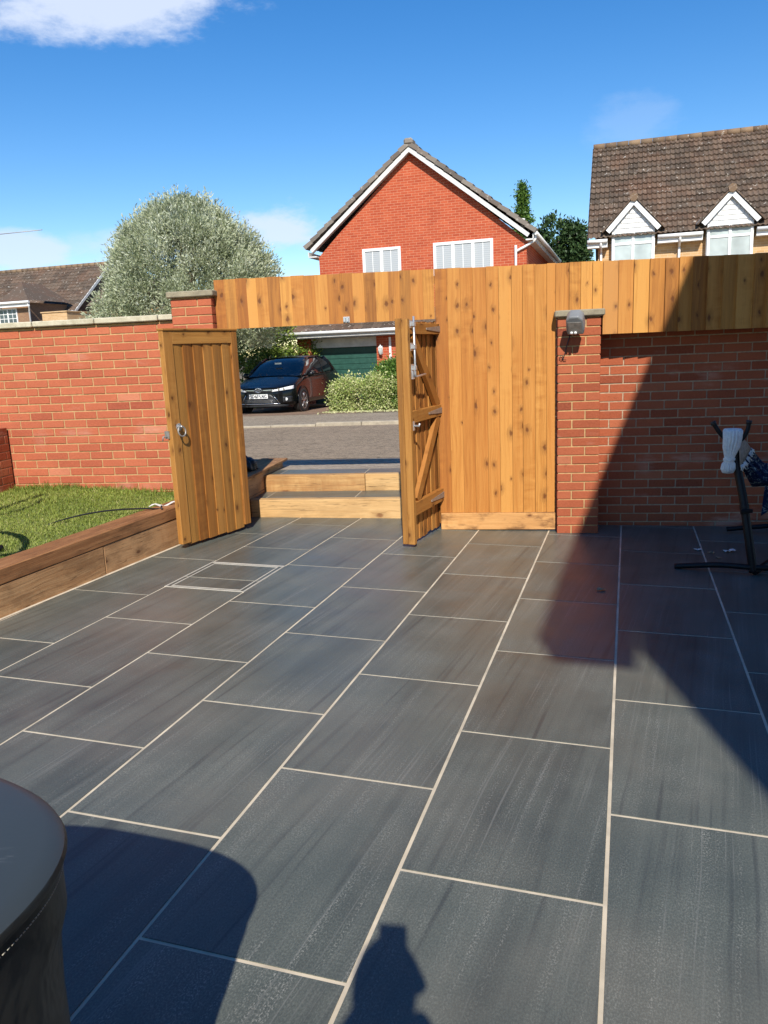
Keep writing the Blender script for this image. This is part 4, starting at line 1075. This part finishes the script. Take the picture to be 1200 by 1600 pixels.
for xx in (.42, 2.80, 5.9):
    b = MB(); b.tube(bez([(xx, -.06, EV2), (xx, -.02, EV2-.14), (xx, .26, EV2-.30), (xx, .27, EV2-.5), (xx, .27, GB)], 4), .04, 10); b.build('downpipe', M['white'], h2)
def dormer(cx, hw):
    d = empty('dormer', (cx, 0, 0)); d.parent = h2
    z0, ze, za = 3.55, 4.92, 5.86
    fw = hw-.17
    b = MB(); b.box((-fw, .08, z0), (fw, 1.6, ze)); b.build('cheeks', M['white'], d)
    b = MB(); b.prism([(-fw, ze), (fw, ze), (0, za-.16)], .05, .8, axis=1); b.build('gable', M['white'], d)
    b = MB()
    for i in range(5):
        zz = ze+.06+i*.145; hh = fw*(1-(zz+.135-ze)/(za-.16-ze))
        if hh > .05: b.box((-hh, .028, zz), (hh, .049, zz+.125), ch=.008)
    b.build('cladding', M['white'], d)
    b = MB()
    for s_ in (-1, 1):
        a = Vector((s_*hw, 0, ze+.03)); e = Vector((0, 0, za)); dd = (e-a).normalized(); up = Vector((-dd.z, 0, dd.x)); up = up if up.z > 0 else -up
        q = [a-up*.15, Vector((0, 0, za-.21)), e, a]
        b.prism([(v.x, v.z) for v in q], -.10+.002*s_, -.05, axis=1)
    b.build('bargeboard', M['white'], d)
    rb = MB()
    for s_ in (-1, 1):
        a = Vector((s_*(hw+.10), 0, ze-.03)); e = Vector((0, 0, za+.03)); dd = (e-a); L = dd.length; dd.normalize()
        for r in range(3):
            for yy in range(5):
                p = a+dd*(L*r/3); q = a+dd*(L*(r+1)/3); up = Vector((-dd.z, 0, dd.x)); up = up if up.z > 0 else -up
                poly = [p+up*.05, q+up*.02, q-up*.0, p+up*.0]
                rb.prism([(v.x, v.z) for v in poly], -.14+yy*.32, -.14+yy*.32+.315, axis=1, t=random.random())
    rb.build('roof', M['rooftile'], d)
    rg_ = MB(); rg_.tube([(0, -.17, za+.01), (0, .12, za+.02)], [.135, .12], 6, t=.3, smooth=False); rg_.tube([(0, .13, za+.03), (0, 1.3, za+.03)], .09, 8); rg_.build('ridge_tiles', M['ridge'], d)
    for s_ in (-1, 1):
        lf = MB(); P = [[(s_*(hw+.02+.12*i/4), -.04+.25*j/4+.01*math.sin(5*i+j*3), ze+.06-.09*i/4+.10*j/4+.012*math.sin(i*7+j*2)) for j in range(5)] for i in range(5)]
        lf.grid(P, smooth=False); lf.build('lead_flashing', M['galv_dull'], d)
    w_ = window(d, -fw+.02, fw-.02, z0+.05, ze-.015, .062, 2, 2, glassmat=M['glass_pale'], fr=.075, split=.70)
    return d
dormer(1.40, .83); dormer(4.24, .84)

# house 3 : distant left
h3 = empty('brown_brick_house', (-25.584, 42.727, 0), RZ); tag(h3, 'distant brown brick house with tiled roofs at the far left beyond the wall', 'house')
b = MB(); b.prism([(0.0, GB), (7.0, GB), (7.0, 4.5), (3.5, 7.4), (0.0, 4.5)], -14, .35, axis=0); 
bpy.data.meshes
b.build('wall', M['bbrick'], h3)
pit3 = math.radians(38)
rb = MB(); roof_slope(rb, Vector((-14, -.3, 4.50)), Vector((1, 0, 0)), Vector((0, math.cos(pit3), math.sin(pit3))), 14.5, 4.75, wave=.3, gauge=.34, amp=.035, step=.03)
rf3 = rb.build('roof', M['rooftile'], h3)
rb = MB(); yr = -.3+4.75*math.cos(pit3); zr_ = 4.5+4.75*math.sin(pit3); rb.face([(-14, yr, zr_), (.5, yr, zr_), (.5, 2*yr+.3, 4.5), (-14, 2*yr+.3, 4.5)]); rb.build('rear_slope', M['rooftile'], rf3)
rt_ = MB(); ridge_run(rt_, Vector((-14, yr, zr_+.02)), Vector((1, 0, 0)), 14.4, .13, .42); rt_.build('ridge_tiles', M['ridge'], rf3)
b = MB(); b.prism([(-.35, 4.36), (-.35, 4.52), (yr, zr_+.05), (yr, zr_-.16)], .48, .53, axis=0); b.prism([(2*yr+.35, 4.36), (2*yr+.35, 4.52), (yr, zr_+.05), (yr, zr_-.16)], .481, .53, axis=0); b.build('bargeboard', M['white_old'], h3)
b = MB(); b.tube([(-2.3, -.40, 4.45), (.45, -.40, 4.45)], .07, 8); b.box((-2.3, -.30, 4.22), (.45, -.27, 4.42)); b.build('gutter', M['white'], h3)
# wing with hipped end
b = MB(); b.box((-12, -3.2, GB), (-.25, -.02, 4.88)); b.build('wing_wall', M['bbrick'], h3)
rb = MB(); roof_slope(rb, Vector((-12, -3.55, 4.92)), Vector((1, 0, 0)), Vector((0, math.cos(.53), math.sin(.53))), 10.1, 2.3, wave=.3, gauge=.34, amp=.035, step=.03); wr_ = rb.build('wing_roof', M['rooftile'], h3)
rb = MB(); rb.face([(-1.95, -3.55, 4.97), (.1, -3.55, 4.97), (-1.9, -1.57, 6.13)]); rb.face([(.1, -3.55, 4.97), (.1, 0, 4.97), (-1.9, 0, 6.13), (-1.9, -1.57, 6.13)]); rb.build('hip_end', M['rooftile'], wr_)
b = MB(); b.tube([(-12, -3.62, 4.87), (.2, -3.62, 4.87)], .07, 8); b.box((-12, -3.55, 4.65), (.15, -3.52, 4.85)); b.tube([(.08, -3.6, 4.84), (.08, -3.5, 4.6), (-.15, -3.25, 4.4), (-.15, -3.25, 2)], .045, 8); b.build('wing_gutter', M['white'], h3)
w_ = window(h3, -2.25, -1.0, 3.55, 4.62, -3.2, 2, 1, fr=.07); bars(w_, -2.18, -1.66, 3.6, 4.55, -3.202, 2, 4, .03); bars(w_, -1.59, -1.07, 3.6, 4.55, -3.202, 2, 4, .03)
w_ = window(h3, -2.15, -1.0, 3.4, 4.15, -.0, 2, 1, fr=.07)
w_ = MB()
an = MB(); an.tube([(-9, yr, zr_-.2), (-9, yr, zr_+2.4)], .03, 6); an.tube([(-9.9, yr, zr_+2.35), (-4.15, yr, zr_+2.35)], .022, 6); an.build('aerial', M['galv_dull'], h3)
# buff gable end window small building right of it
h4 = empty('small_buff_house', (-24.0, 43.6, 0), RZ)
tag(h4, 'small buff brick house part showing between the brown house and the silvery tree', 'house')
b = MB(); b.box((.1, -1.2, GB), (5, 3, 4.7)); b.build('wall', M['ybrick'], h4)
b = MB(); b.prism([(-1.5, 4.7), (3.3, 4.7), (.9, 6.2)], -.1, 5.2, axis=0); b.build('roof', M['rooftile'], h4)
window(h4, .45, 1.3, 3.6, 4.3, -1.2, 2, 1, fr=.08)
h5 = MB(); h5.box((1.6, -4.4, GB), (3.15, -1.2, 4.16)); ob5 = h5.build('buff_porch', M['ybrick']); ob5.matrix_world = h3.matrix_basis.copy(); tag(ob5, 'flat topped buff brick porch in front of the distant brown house', 'porch')
c5 = MB(); c5.box((1.55, -4.45, 4.162), (3.2, -1.15, 4.22)); c5.build('coping', M['ybrick'], ob5)

# neighbouring house whose eave shades the right of the patio
h6 = empty('shading_house', (1.39, -3.81, -.1), -math.atan2(.158, 1)); tag(h6, 'two-storey red brick house beside the patio whose roof edge shades the right wall', 'house')
HE = 6.6
b = MB(); b.prism([(.41, 0), (7.4, 0), (7.4, HE-.31), (3.9, HE+1.5), (.41, HE-.31)], .31, 5.6, axis=1); b.build('wall', M['fbrick'], h6)
b = MB()
tn = .48
b.prism([(0, HE-.10), (0, HE), (3.95, HE+tn*3.95), (7.9, HE), (7.9, HE-.1), (3.95, HE-.1+tn*3.95)], 0, 5.9, axis=1); b.build('roof', M['rooftile'], h6)
b = MB(); b.box((.0, .02, HE-.31), (.405, 5.85, HE-.29)); b.box((0, .02, HE-.289), (.02, 5.85, HE-.105)); b.build('soffit', M['white'], h6)
window(h6, 1.8, 3.2, 3.4, 4.6, .31, 2, glassmat=M['glass'])

# ---------------------------------------------------------------- trees and shrubs
def blob_pts(n, c, r, shell=.45, flat=1.0):
    v = RNG.normal(size=(n, 3)); v /= np.linalg.norm(v, axis=1)[:, None]
    q = (shell+(1-shell)*RNG.random(n)**.5)
    return c+v*np.array(r)*q[:, None], v
def trunk(par, pts, r0, r1, limbs, mat=None):
    b = MB(); P = bez(pts, 5); b.tube(P, [r0+(r1-r0)*i/(len(P)-1) for i in range(len(P))], 10); t_ = b.build('trunk', mat or M['bark'], par)
    for L in limbs:
        b = MB(); P = bez(L, 4); b.tube(P, [r0*.45*(1-.8*i/(len(P)-1)) for i in range(len(P))], 7); b.build('limb', mat or M['bark'], par)
# silvery pear tree
pt_ = empty('silver_pear_tree', (-8.05, 18.9, zs(18.9))); tag(pt_, 'domed silver-green weeping pear tree behind the left brick wall', 'tree')
trunk(pt_, [(0, 0, 0), (.05, .02, 1.0), (-.03, 0, 2.2), (.02, 0, 3.6)], .17, .06, [[(0, 0, 1.6), (.6, .2, 2.4), (1.3, .3, 3.1), (1.7, .4, 2.9)], [(0, 0, 1.8), (-.6, -.2, 2.7), (-1.3, -.2, 3.3), (-1.8, -.2, 3.0)], [(0, 0, 2.2), (.3, -.5, 3.2), (.6, -1.0, 4.0), (.8, -1.4, 3.8)], [(0, 0, 2.4), (-.3, .5, 3.4), (-.5, .9, 4.2)], [(.02, 0, 3.2), (-.1, -.1, 4.2), (.1, 0, 4.8)]])
CP = []; CD = []; CT = []
zb0 = 2.55; TOP = 5.12; 
for k_ in range(1050):
    u_ = RNG.random(); th = RNG.uniform(0, 2*PI)
    # dome surface: radius as a function of height
    h = RNG.random()**.85; z = 1.9+(TOP-1.9)*h
    R = 2.17*max(0, 1-((z-2.3)/(TOP-2.3))**2.0)**.56 if z > 2.3 else 2.17*(.86+.14*(z-1.9)/.4)
    lump = 1+.09*math.sin(5*th+3*z)+.07*math.sin(3*th-2*z+1)
    q = (1-.45*RNG.random()**2.2)*lump
    c_ = np.array([math.cos(th)*R*q, math.sin(th)*R*q, z+RNG.normal(0, .05)])
    m_ = 100; rr = RNG.uniform(.16, .34)
    p, v = blob_pts(m_, c_, (rr, rr, rr*1.1), .1)
    out = np.array([math.cos(th), math.sin(th), .55+1.1*h])
    dd = v*.8+out*.75+RNG.normal(size=(m_, 3))*.5; dd[:, 2] += RNG.normal(-.1, .5, m_)
    CP.append(p); CD.append(dd); CT.append(np.clip(RNG.normal(.54, .17, m_)+RNG.normal(0, .22), 0, 1))
for k_ in range(620):   # wispy upright shoots
    th = RNG.uniform(0, 2*PI); h = RNG.uniform(.35, 1)**.7; z = 1.9+(TOP-1.9)*h; R = 2.12*max(0, 1-((z-2.3)/(TOP-2.3))**1.8)**.56 if z > 2.3 else 2.1
    o_ = np.array([math.cos(th)*R, math.sin(th)*R, z]); dr = np.array([math.cos(th)*(1-h*.7), math.sin(th)*(1-h*.7), .5+h*.6]); dr /= np.linalg.norm(dr); Ls = RNG.uniform(.16, .50)
    m_ = 16; s_ = np.linspace(-.2, 1, m_)[:, None]; p = o_+dr*s_*Ls+RNG.normal(size=(m_, 3))*.012
    CP.append(p); CD.append(dr+RNG.normal(size=(m_, 3))*.6); CT.append(np.clip(RNG.normal(.75, .15, m_), 0, 1))
leaves('crown', np.vstack(CP), np.vstack(CD), .090, .027, M['pear'], pt_, tint=np.clip(np.concatenate(CT)+.05, 0, 1))
# holly/mixed shrub seen through the gateway
def shrub(name, loc, boxes, n, L, Wd, mat, label, cat, tmean=.5, bias=None, group=None, stem=True, sq=.7):
    r = empty(name, loc); tag(r, label, cat, group)
    CP = []; CD = []; CT = []
    for (c_, rad, k2) in boxes:
        for q in range(int(n*k2)):
            v = RNG.normal(size=3); v /= np.linalg.norm(v); e = np.sign(v)*np.abs(v)**sq
            cc = np.array(c_)+e*np.array(rad)*(1-.25*RNG.random()**2)*(1+.05*math.sin(q)); m_ = 16; s_ = RNG.uniform(.05, .12)
            if cc[2] < .03: continue
            p = cc+RNG.normal(size=(m_, 3))*s_; CP.append(p); CD.append(v+RNG.normal(size=(m_, 3))*.7); CT.append(np.clip(RNG.normal(tmean, .2, m_)+RNG.normal(0, .16), 0, 1))
    leaves('foliage', np.vstack(CP), np.vstack(CD), L, Wd, mat, r, tint=np.concatenate(CT))
    if stem:
        b = MB()
        for i in range(7):
            a = i*.9; b.tube([(0, 0, 0), (.15*math.cos(a), .15*math.sin(a), .3), (boxes[0][1][0]*.6*math.cos(a), boxes[0][1][1]*.6*math.sin(a), boxes[0][0][2])], [.03, .025, .01], 6)
        b.build('stems', M['bark'], r)
    return r
shrub('mixed_shrub', (-8.55, 23.5, zs(23.5)+.05), [((-.2, 0, 1.2), (1.2, .8, 1.3), 1), ((1.45, 1.15, 2.0), (.85, .4, .62), .5), ((.6, .5, 1.9), (1.0, .6, .85), .6)], 700, .085, .05, M['holly'], 'tall dark and lime green shrub behind the parked car', 'shrub', .55)
shrub('variegated_hedge', (-3.98, 19.9, zs(19.9)+.05), [((0, 0, .34), (.74, .56, .38), 1), ((.72, .1, .38), (.62, .56, .42), .7)], 2000, .050, .036, M['vareg'], 'clipped cream and green variegated hedge beside the parked car', 'hedge', .66, sq=.48)
shrub('green_shrub', (-3.0, 20.25, zs(20)+.05), [((.12, 0, .60), (.55, .7, .62), 1), ((-.22, .35, .72), (.45, .4, .42), .5)], 1300, .055, .036, M['greenleaf'], 'bright green shrub at the right end of the variegated hedge', 'shrub', .6)
# grit and dry clippings at the hedge foot
n = 900
X = RNG.uniform(-4.9, -2.4, n); Y = RNG.normal(19.05, .22, n); pt = np.stack([X, Y, np.array([zs(y) for y in Y])+.062], 1)
gl_ = leaves('dry_clippings', pt, RNG.normal(size=(n, 3))*np.array([1, 1, .15]), .05, .03, M['vareg'], tint=np.full(n, .95)); tag(gl_, 'pale dry clippings scattered along the foot of the hedge', 'clippings', kind='stuff')
# far trees
def far_tree(name, loc, lobes, n, label, L=.22, conic=False, mat=None, group=None):
    r = empty(name, loc); tag(r, label, 'tree', group); CP = []; CD = []; CT = []
    for (c_, rad) in lobes:
        for q in range(n):
            v = RNG.normal(size=3); v /= np.linalg.norm(v); cc = np.array(c_)+v*np.array(rad)*(1-.35*RNG.random()**1.5); m_ = 22
            CP.append(cc+RNG.normal(size=(m_, 3))*.13); CD.append(v+RNG.normal(size=(m_, 3))*.7); CT.append(np.clip(RNG.normal(.5, .2, m_)+RNG.normal(0, .15), 0, 1))
    leaves('crown', np.vstack(CP), np.vstack(CD), L, L*.5, mat or M['darkleaf'], r, tint=np.concatenate(CT))
    b = MB(); zt = lobes[0][0][2]; b.tube([(0, 0, 0), (.05, 0, zt*.5), (0, 0, zt)], [.28, .2, .08], 8); b.tube([(0, 0, zt*.55), (lobes[-1][0][0]*.8, 0, lobes[-1][0][2])], [.12, .04], 6); b.build('trunk', M['bark'], r)
far_tree('broadleaf_tree', (2.0, 43.2, -.2), [((-.25, 0, 6.9), (.9, 1.0, 1.15)), ((.75, .1, 6.7), (.65, .8, 1.0)), ((-.9, .2, 6.2), (.7, .8, 1.1)), ((.1, 0, 5.6), (1.5, 1, 1.2)), ((1.05, 0, 5.8), (.5, .6, .9)), ((.9, .1, 7.2), (.3, .4, .35))], 85, 'dark green broadleaf tree between the red house and the buff house')
CNl = [((0, 0, 6.2+i*.42), (.84-.088*i, .84-.088*i, .16)) for i in range(9)]
far_tree('conifer_tree', (.22, 45.3, -.2), CNl+[((0, 0, 9.9), (.05, .05, .25))], 30, 'narrow green conifer tip rising behind the red house roof', .15, mat=M['greenleaf'])

# ---------------------------------------------------------------- car
CARH = .0
hd = Vector((.105, .9945, 0)).normalized()      # rearward direction of the car
zc = zs(21)+.055
Mc = Matrix(((hd.x, -hd.y, 0, -6.62), (hd.y, hd.x, 0, 19.35), (0, 0, 1, zc), (0, 0, 0, 1)))
car = empty('parked_car', M=Mc); tag(car, 'black hatchback car parked nose out on the driveway across the road', 'car')
def xn(y, z=.5): return .42*(min(abs(y), .87)/.87)**3.2+.05*max(0, (z-.45))+.06*max(0, (.34-z))
st_ = [(0.0, .10, .66), (.03, .38, .67), (.09, .54, .69), (.18, .665, .71), (.30, .785, .745), (.43, .865, .78), (.65, .88, .845), (.95, .88, .925), (1.15, .88, .975), (1.5, .88, .985), (2.2, .88, 1.0), (3.0, .88, 1.03), (3.5, .875, 1.05), (3.85, .85, 1.04), (4.08, .80, 1.0), (4.2, .74, .95), (4.26, .6, .9)]
rows = []
for i, (x_, hw, zt) in enumerate(st_):
    zb_ = .21 if .2 < x_ < 4.1 else .24
    half = [(0, zb_), (hw*.9, zb_), (hw*.985, zb_+.05), (hw, .40), (hw, .55), (hw*.985, zt-.12), (hw*.955, zt-.045), (hw*.88, zt-.008), (hw*.6, zt+.018), (0, zt+.03)]
    row = [(x_+.05*max(0, z-.45)*(x_ < .3), y, z) for y, z in half]+[(x_+.05*max(0, z-.45)*(x_ < .3), -y, z) for y, z in half[-2::-1]]
    rows.append(row)
b = MB(); b.grid(rows, smooth=True); b.face(rows[0][::-1]); b.face(rows[-1])
body = b.build('body', M['paint'], car, recalc=True)
md = body.modifiers.new('s', 'SUBSURF'); md.levels = 1; md.render_levels = 2
# greenhouse
gs_ = [(1.0, .80, .70, .93, .97), (1.12, .80, .69, .95, 1.03), (1.55, .80, .64, .97, 1.27), (1.95, .80, .59, .98, 1.425), (2.3, .80, .575, .99, 1.462), (2.8, .80, .57, 1.0, 1.462), (3.35, .79, .56, 1.02, 1.42), (3.75, .77, .54, 1.03, 1.34), (4.0, .74, .54, 1.0, 1.20), (4.15, .70, .6, .96, 1.0)]
rows = []
for x_, wb, wt_, z0, z1 in gs_:
    row = []
    for s_ in (1, -1):
        half = [(wb, z0), (wb*.97, z0+.25*(z1-z0)), ((wb+wt_)/2+.02, z0+.62*(z1-z0)), (wt_+.03, z0+.90*(z1-z0)), (wt_-.03, z1-.012), (wt_*.5, z1+.005), (0, z1+.01)]
        if s_ == 1: row += half
        else: row += [(-y, z) for y, z in half[-2::-1]]
    rows.append([(x_, y, z) for y, z in row])
b = MB(); b.grid(rows, smooth=True); b.build('windows', M['carglass'], car, recalc=True)
# roof skin and pillars
b = MB(); rr_ = []
for x_, wb, wt_, z0, z1 in gs_[3:8]: rr_.append([(x_, wt_+.035, z1-.055+0*x_), (x_, wt_+.0, z1-.008), (x_, wt_*.5, z1+.018), (x_, 0, z1+.024), (x_, -wt_*.5, z1+.018), (x_, -wt_, z1-.008), (x_, -wt_-.035, z1-.055)])
b.grid(rr_, smooth=True); b.build('roof', M['paint'], car)
for s_ in (1, -1):
    b = MB(); b.tube([(1.02, s_*.775, .965), (1.35, s_*.73, 1.15), (1.7, s_*.66, 1.32), (1.98, s_*.615, 1.41)], .026, 6)
    b.tube([(2.62, s_*.80, 1.0), (2.66, s_*.70, 1.25), (2.70, s_*.60, 1.43)], .028, 6); b.tube([(3.55, s_*.78, 1.03), (3.48, s_*.68, 1.25), (3.30, s_*.585, 1.40)], .06, 6)
    b.tube([(1.98, s_*.615, 1.41), (2.7, s_*.60, 1.445), (3.3, s_*.585, 1.40), (3.75, s_*.56, 1.32)], .018, 6); b.tube([(1.05, s_*.805, .965), (2.6, s_*.815, .995), (3.6, s_*.79, 1.035)], .012, 6); b.build('pillars', M['paint'], car)
def patch(ys, zlo, zhi, off, mat, name, par=None, nz=4):
    b = MB(); P = []
    for y in ys:
        P.append([(xn(y, z)-off, y, z) for z in [zlo(y)+(zhi(y)-zlo(y))*k_/nz for k_ in range(nz+1)]])
    b.grid(P, smooth=True); o = b.build(name, mat, par or car); m = o.modifiers.new('t', 'SOLIDIFY'); m.thickness = .012; m.offset = 0; return o
lin = lambda a, c_, n: [a+(c_-a)*i/(n-1) for i in range(n)]
for s_ in (1, -1):
    hl = patch([s_*y for y in lin(.36, .83, 12)], lambda y: .60+.10*(abs(y)-.36)-.0, lambda y: .635+.22*(abs(y)-.36), .020, M['lens'], 'headlight')
    b = MB()
    for yy, r in ((.52, .032), (.63, .034)): b.tube([(xn(yy, .66)-.034, s_*yy, .655), (xn(yy, .66)-.022, s_*yy, .655)], r, 12)
    b.build('projector', M['chrome'], hl)
    fg = MB(); yy = .68; fg.tube([(xn(yy)-.035, s_*yy, .40), (xn(yy)-.01, s_*yy, .40)], .038, 14); fo = fg.build('fog_light', M['lens'], car)
    patch([s_*y for y in lin(.60, .80, 6)], lambda y: .31, lambda y: .47, .012, M['blackplastic'], 'fog_recess', fo)
    patch([s_*y for y in lin(.10, .40, 8)], lambda y: .628+.03*(abs(y)), lambda y: .645+.03*abs(y), .026, M['chrome'], 'grille_bar')
patch(lin(-.38, .38, 15), lambda y: .585, lambda y: .665, .014, M['blackplastic'], 'upper_grille')
patch(lin(-.50, .50, 17), lambda y: .30+max(0, (abs(y)-.42))*.0, lambda y: .545-max(0, abs(y)-.34)*1.45, .016, M['blackplastic'], 'lower_grille')
b = MB()
for zz in (.335, .365, .395): b.tube([(xn(y)-.024, y, zz) for y in lin(-.42, .42, 9)], .004, 5)
b.build('grille_slats', M['alloy'], car)
b = MB(); b.tube([(xn(y)-.028, y, .295) for y in lin(-.55, .55, 15)], .013, 6)
for s_ in (1, -1): b.tube([(xn(.52)-.026, s_*.53, .30), (xn(.40)-.024, s_*.38, .53)], .007, 6)
b.build('chrome_trim', M['chrome'], car)
patch(lin(-.72, .72, 17), lambda y: .215, lambda y: .265, .02, M['blackplastic'], 'bumper_lip')
b = MB(); b.box((-.048, -.26, .435), (-.038, .26, .545), ch=.002); npl = b.build('number_plate', M['numplate'], car)
tx = bpy.data.curves.new('plate_text', 'FONT'); tx.body = 'SD65 LKC'; tx.size = .108; tx.align_x = 'CENTER'; tx.align_y = 'CENTER'; tx.extrude = .0015; tx.offset = .0022
to = bpy.data.objects.new('plate_text', tx); COL.objects.link(to)
dg_ = bpy.context.evaluated_depsgraph_get(); me = bpy.data.meshes.new_from_object(to.evaluated_get(dg_)); bpy.data.objects.remove(to)
ptx = bpy.data.objects.new('registration', me); COL.objects.link(ptx); me.materials.clear(); me.materials.append(M['ink']); ptx.parent = npl
ptx.matrix_local = Matrix(((0, 0, -1, -.0505), (-1, 0, 0, 0), (0, 1, 0, .488), (0, 0, 0, 1)))
# emblem: overlapping ellipses
b = MB()
def ell(cy, cz, ry, rz, r=.007): b.tube([(-.040, cy+ry*math.cos(a), cz+rz*math.sin(a)) for a in [i*2*PI/22 for i in range(23)]], r, 6, cap=False)
ell(0, .645, .088, .060); ell(0, .645, .030, .056); ell(0, .672, .062, .024)
b.build('emblem', M['chrome'], car)
b = MB(); b.prism([(.20, .63), (.34, .615), (.36, .64), (.28, .665), (.22, .655)], -.005, .01, axis=0); 
ab = b.build('glint_reflector', M['amber'], car); bpy.data.objects.remove(ab)
# mirrors
for s_ in (1, -1):
    b = MB(); P = []
    for i in range(7):
        a = i/6; rr2 = .075*math.sin(PI*min(.98, max(.03, a)))**.5; P.append([(1.30+rr2*.7*math.cos(q), s_*(.84+.20*a), .985+rr2*math.sin(q)) for q in [k_*2*PI/10 for k_ in range(11)]])
    b.grid(P, smooth=True); b.build('mirror', M['paint'], car, recalc=True)
# mirror hanging sticker & tax disc
b = MB(); b.box((1.42, -.07, 1.265), (1.44, .13, 1.315), ch=.006); b.build('rear_view_mirror', M['galv'], car)
# wheels
def wheel(x_, s_, turn=0):
    Mw = Matrix.Translation((x_, s_*.802, .318)) @ Matrix.Rotation(turn, 4, 'Z')
    w_ = empty('wheel', M=Mw); w_.parent = car
    b = MB(); R_ = .318; P = []
    for i in range(37):
        a = 2*PI*i/36; P.append([(r_*math.cos(a), s_*y_, r_*math.sin(a)) for r_, y_ in [(.215, -.09), (.30, -.10), (R_, -.08), (R_+.0, .0), (R_, .075), (.300, .098), (.225, .102), (.215, .085)]])
    b.grid(P, smooth=True); b.build('tyre', M['rubber'], w_, recalc=True)
    b = MB()
    for k_ in range(5):
        for dd_ in (-.16, .16):
            a = k_*2*PI/5+.3; b.tube([(.03*math.cos(a), s_*.075, .03*math.sin(a)), (.12*math.cos(a+dd_*.6), s_*.088, .12*math.sin(a+dd_*.6)), (.212*math.cos(a+dd_), s_*.09, .212*math.sin(a+dd_))], [.022, .013, .012], 6)
    b.tube([(.212*math.cos(a), s_*.092, .212*math.sin(a)) for a in [i*2*PI/30 for i in range(31)]], .010, 6, cap=False); b.tube([(0, s_*.06, 0), (0, s_*.092, 0)], .045, 12); b.build('rim', M['alloy'], w_)
    b = MB(); b.tube([(0, s_*.0, 0), (0, s_*.05, 0)], .214, 24, smooth=False); b.build('brake_drum', M['blackplastic'], w_)
    # arch
    b = MB(); ar = [(x_+.375*math.cos(a), s_*.884, .318+.375*math.sin(a)) for a in lin(-.15, PI+.15, 22)]; b.tube(ar, .016, 6); b.build('arch_lip', M['paint'], car)
    b = MB(); b.tube([(x_, s_*.872, .322), (x_, s_*.8855, .322)], .372, 30, smooth=False); b.build('arch_recess', M['blackplastic'], car)
for x_ in (.86, 3.46):
    for s_ in (1, -1): wheel(x_, s_)
for s_ in (1, -1):
    b = MB(); b.box((2.45, s_*.882-.004, .77), (2.62, s_*.882+.014*s_ if s_ > 0 else -.868, .795)); b.build('door_handle', M['paint'], car)
    b = MB()
    for xx in (1.52, 2.64): b.box((xx-.004, min(s_*.8795, s_*.8825), .30), (xx+.004, max(s_*.8795, s_*.8825), .93))
    b.build('door_seam', M['blackplastic'], car)

# ---------------------------------------------------------------- photographer (behind the lens; throws the shadow at the bottom)
def skin_fig(name, verts, edges, radii, mat, parent=None, lvl=2, root=0):
    me = bpy.data.meshes.new(name); me.from_pydata(verts, edges, []); o = bpy.data.objects.new(name, me); COL.objects.link(o)
    sk = o.modifiers.new('skin', 'SKIN'); 
    for i, r in enumerate(radii): me.skin_vertices[0].data[i].radius = (r, r) if isinstance(r, (int, float)) else r
    me.skin_vertices[0].data[root].use_root = True
    ss_ = o.modifiers.new('sub', 'SUBSURF'); ss_.levels = lvl; ss_.render_levels = lvl
    me.materials.append(mat); sk.use_smooth_shade = True
    if parent: o.parent = parent
    return o
pe = empty('person', (-.055, 0, 0)); tag(pe, 'person in dark clothes holding up a phone, casting the shadow at the bottom', 'person')
zf = patio_z(.05, -.42)
V = [(.06, -.42, .92), (.06, -.42, 1.10), (.06, -.43, 1.32), (.06, -.43, 1.42), (.06, -.42, 1.50), (.05, -.39, 1.60), (.05, -.395, 1.67),   # pelvis..head
     (-.10, -.43, 1.36), (-.22, -.36, 1.14), (-.03, -.13, 1.37), (.20, -.43, 1.36), (.25, -.30, 1.14), (.075, -.13, 1.36),
     (-.04, -.42, .86), (-.06, -.40, .48), (-.07, -.43, .08), (-.08, -.30, .03), (.16, -.42, .86), (.18, -.40, .48), (.19, -.43, .08), (.21, -.30, .03)]
V = [(a, c_, d+(zf if d < .5 else zf*.3)) for a, c_, d in V]
E_ = [(0, 1), (1, 2), (2, 3), (3, 4), (4, 5), (5, 6), (2, 7), (7, 8), (8, 9), (2, 10), (10, 11), (11, 12), (0, 13), (13, 14), (14, 15), (15, 16), (0, 17), (17, 18), (18, 19), (19, 20)]
Rr = [.14, .12, .13, .065, .055, .085, .075, .07, .045, .028, .07, .045, .028, .09, .06, .042, .035, .09, .06, .042, .035]
skin_fig('body', V, E_, Rr, M['cloth_dark'], pe)
b = MB(); P = []
for i in range(11):
    a = PI*i/10; P.append([(.05+.080*math.sin(a)*math.cos(q), -.395+.10*math.sin(a)*math.sin(q), 1.625+.118*math.cos(a)) for q in [k_*2*PI/16 for k_ in range(17)]])
b.grid(P, smooth=True)
b.build('head', M['skin'], pe, recalc=True)
for s_, x_ in ((-1, -.028), (1, .064)):
    V = [(x_+.03*s_, -.10, 1.375), (x_, -.062, 1.40)]; E_ = [(0, 1)]; Rr = [.022, .026]
    for k_, (dx, dz, l) in enumerate([(.0, .035, .045), (.0, .015, .05), (.0, -.005, .046), (.0, -.022, .036)]):
        V += [(x_-.012*s_, -.050, 1.405+dz), (x_-.03*s_, -.040, 1.405+dz+.008)]; bI = len(V)-2; E_ += [(1, bI), (bI, bI+1)]; Rr += [.010, .008]
    V += [(x_-.02*s_, -.075, 1.42), (x_-.035*s_, -.078, 1.445)]; bI = len(V)-2; E_ += [(1, bI), (bI, bI+1)]; Rr += [.011, .009]
    skin_fig('hand', V, E_, Rr, M['skin'], pe, 1)
b = MB(); b.box((-.020, -.072, 1.375), (.056, -.062, 1.530), ch=.003); phn = b.build('phone', M['blackplastic']); phn.location = (-.055, 0, 0); tag(phn, 'black mobile phone held upright behind the lens by the person', 'phone')
print('objects', len(bpy.data.objects))
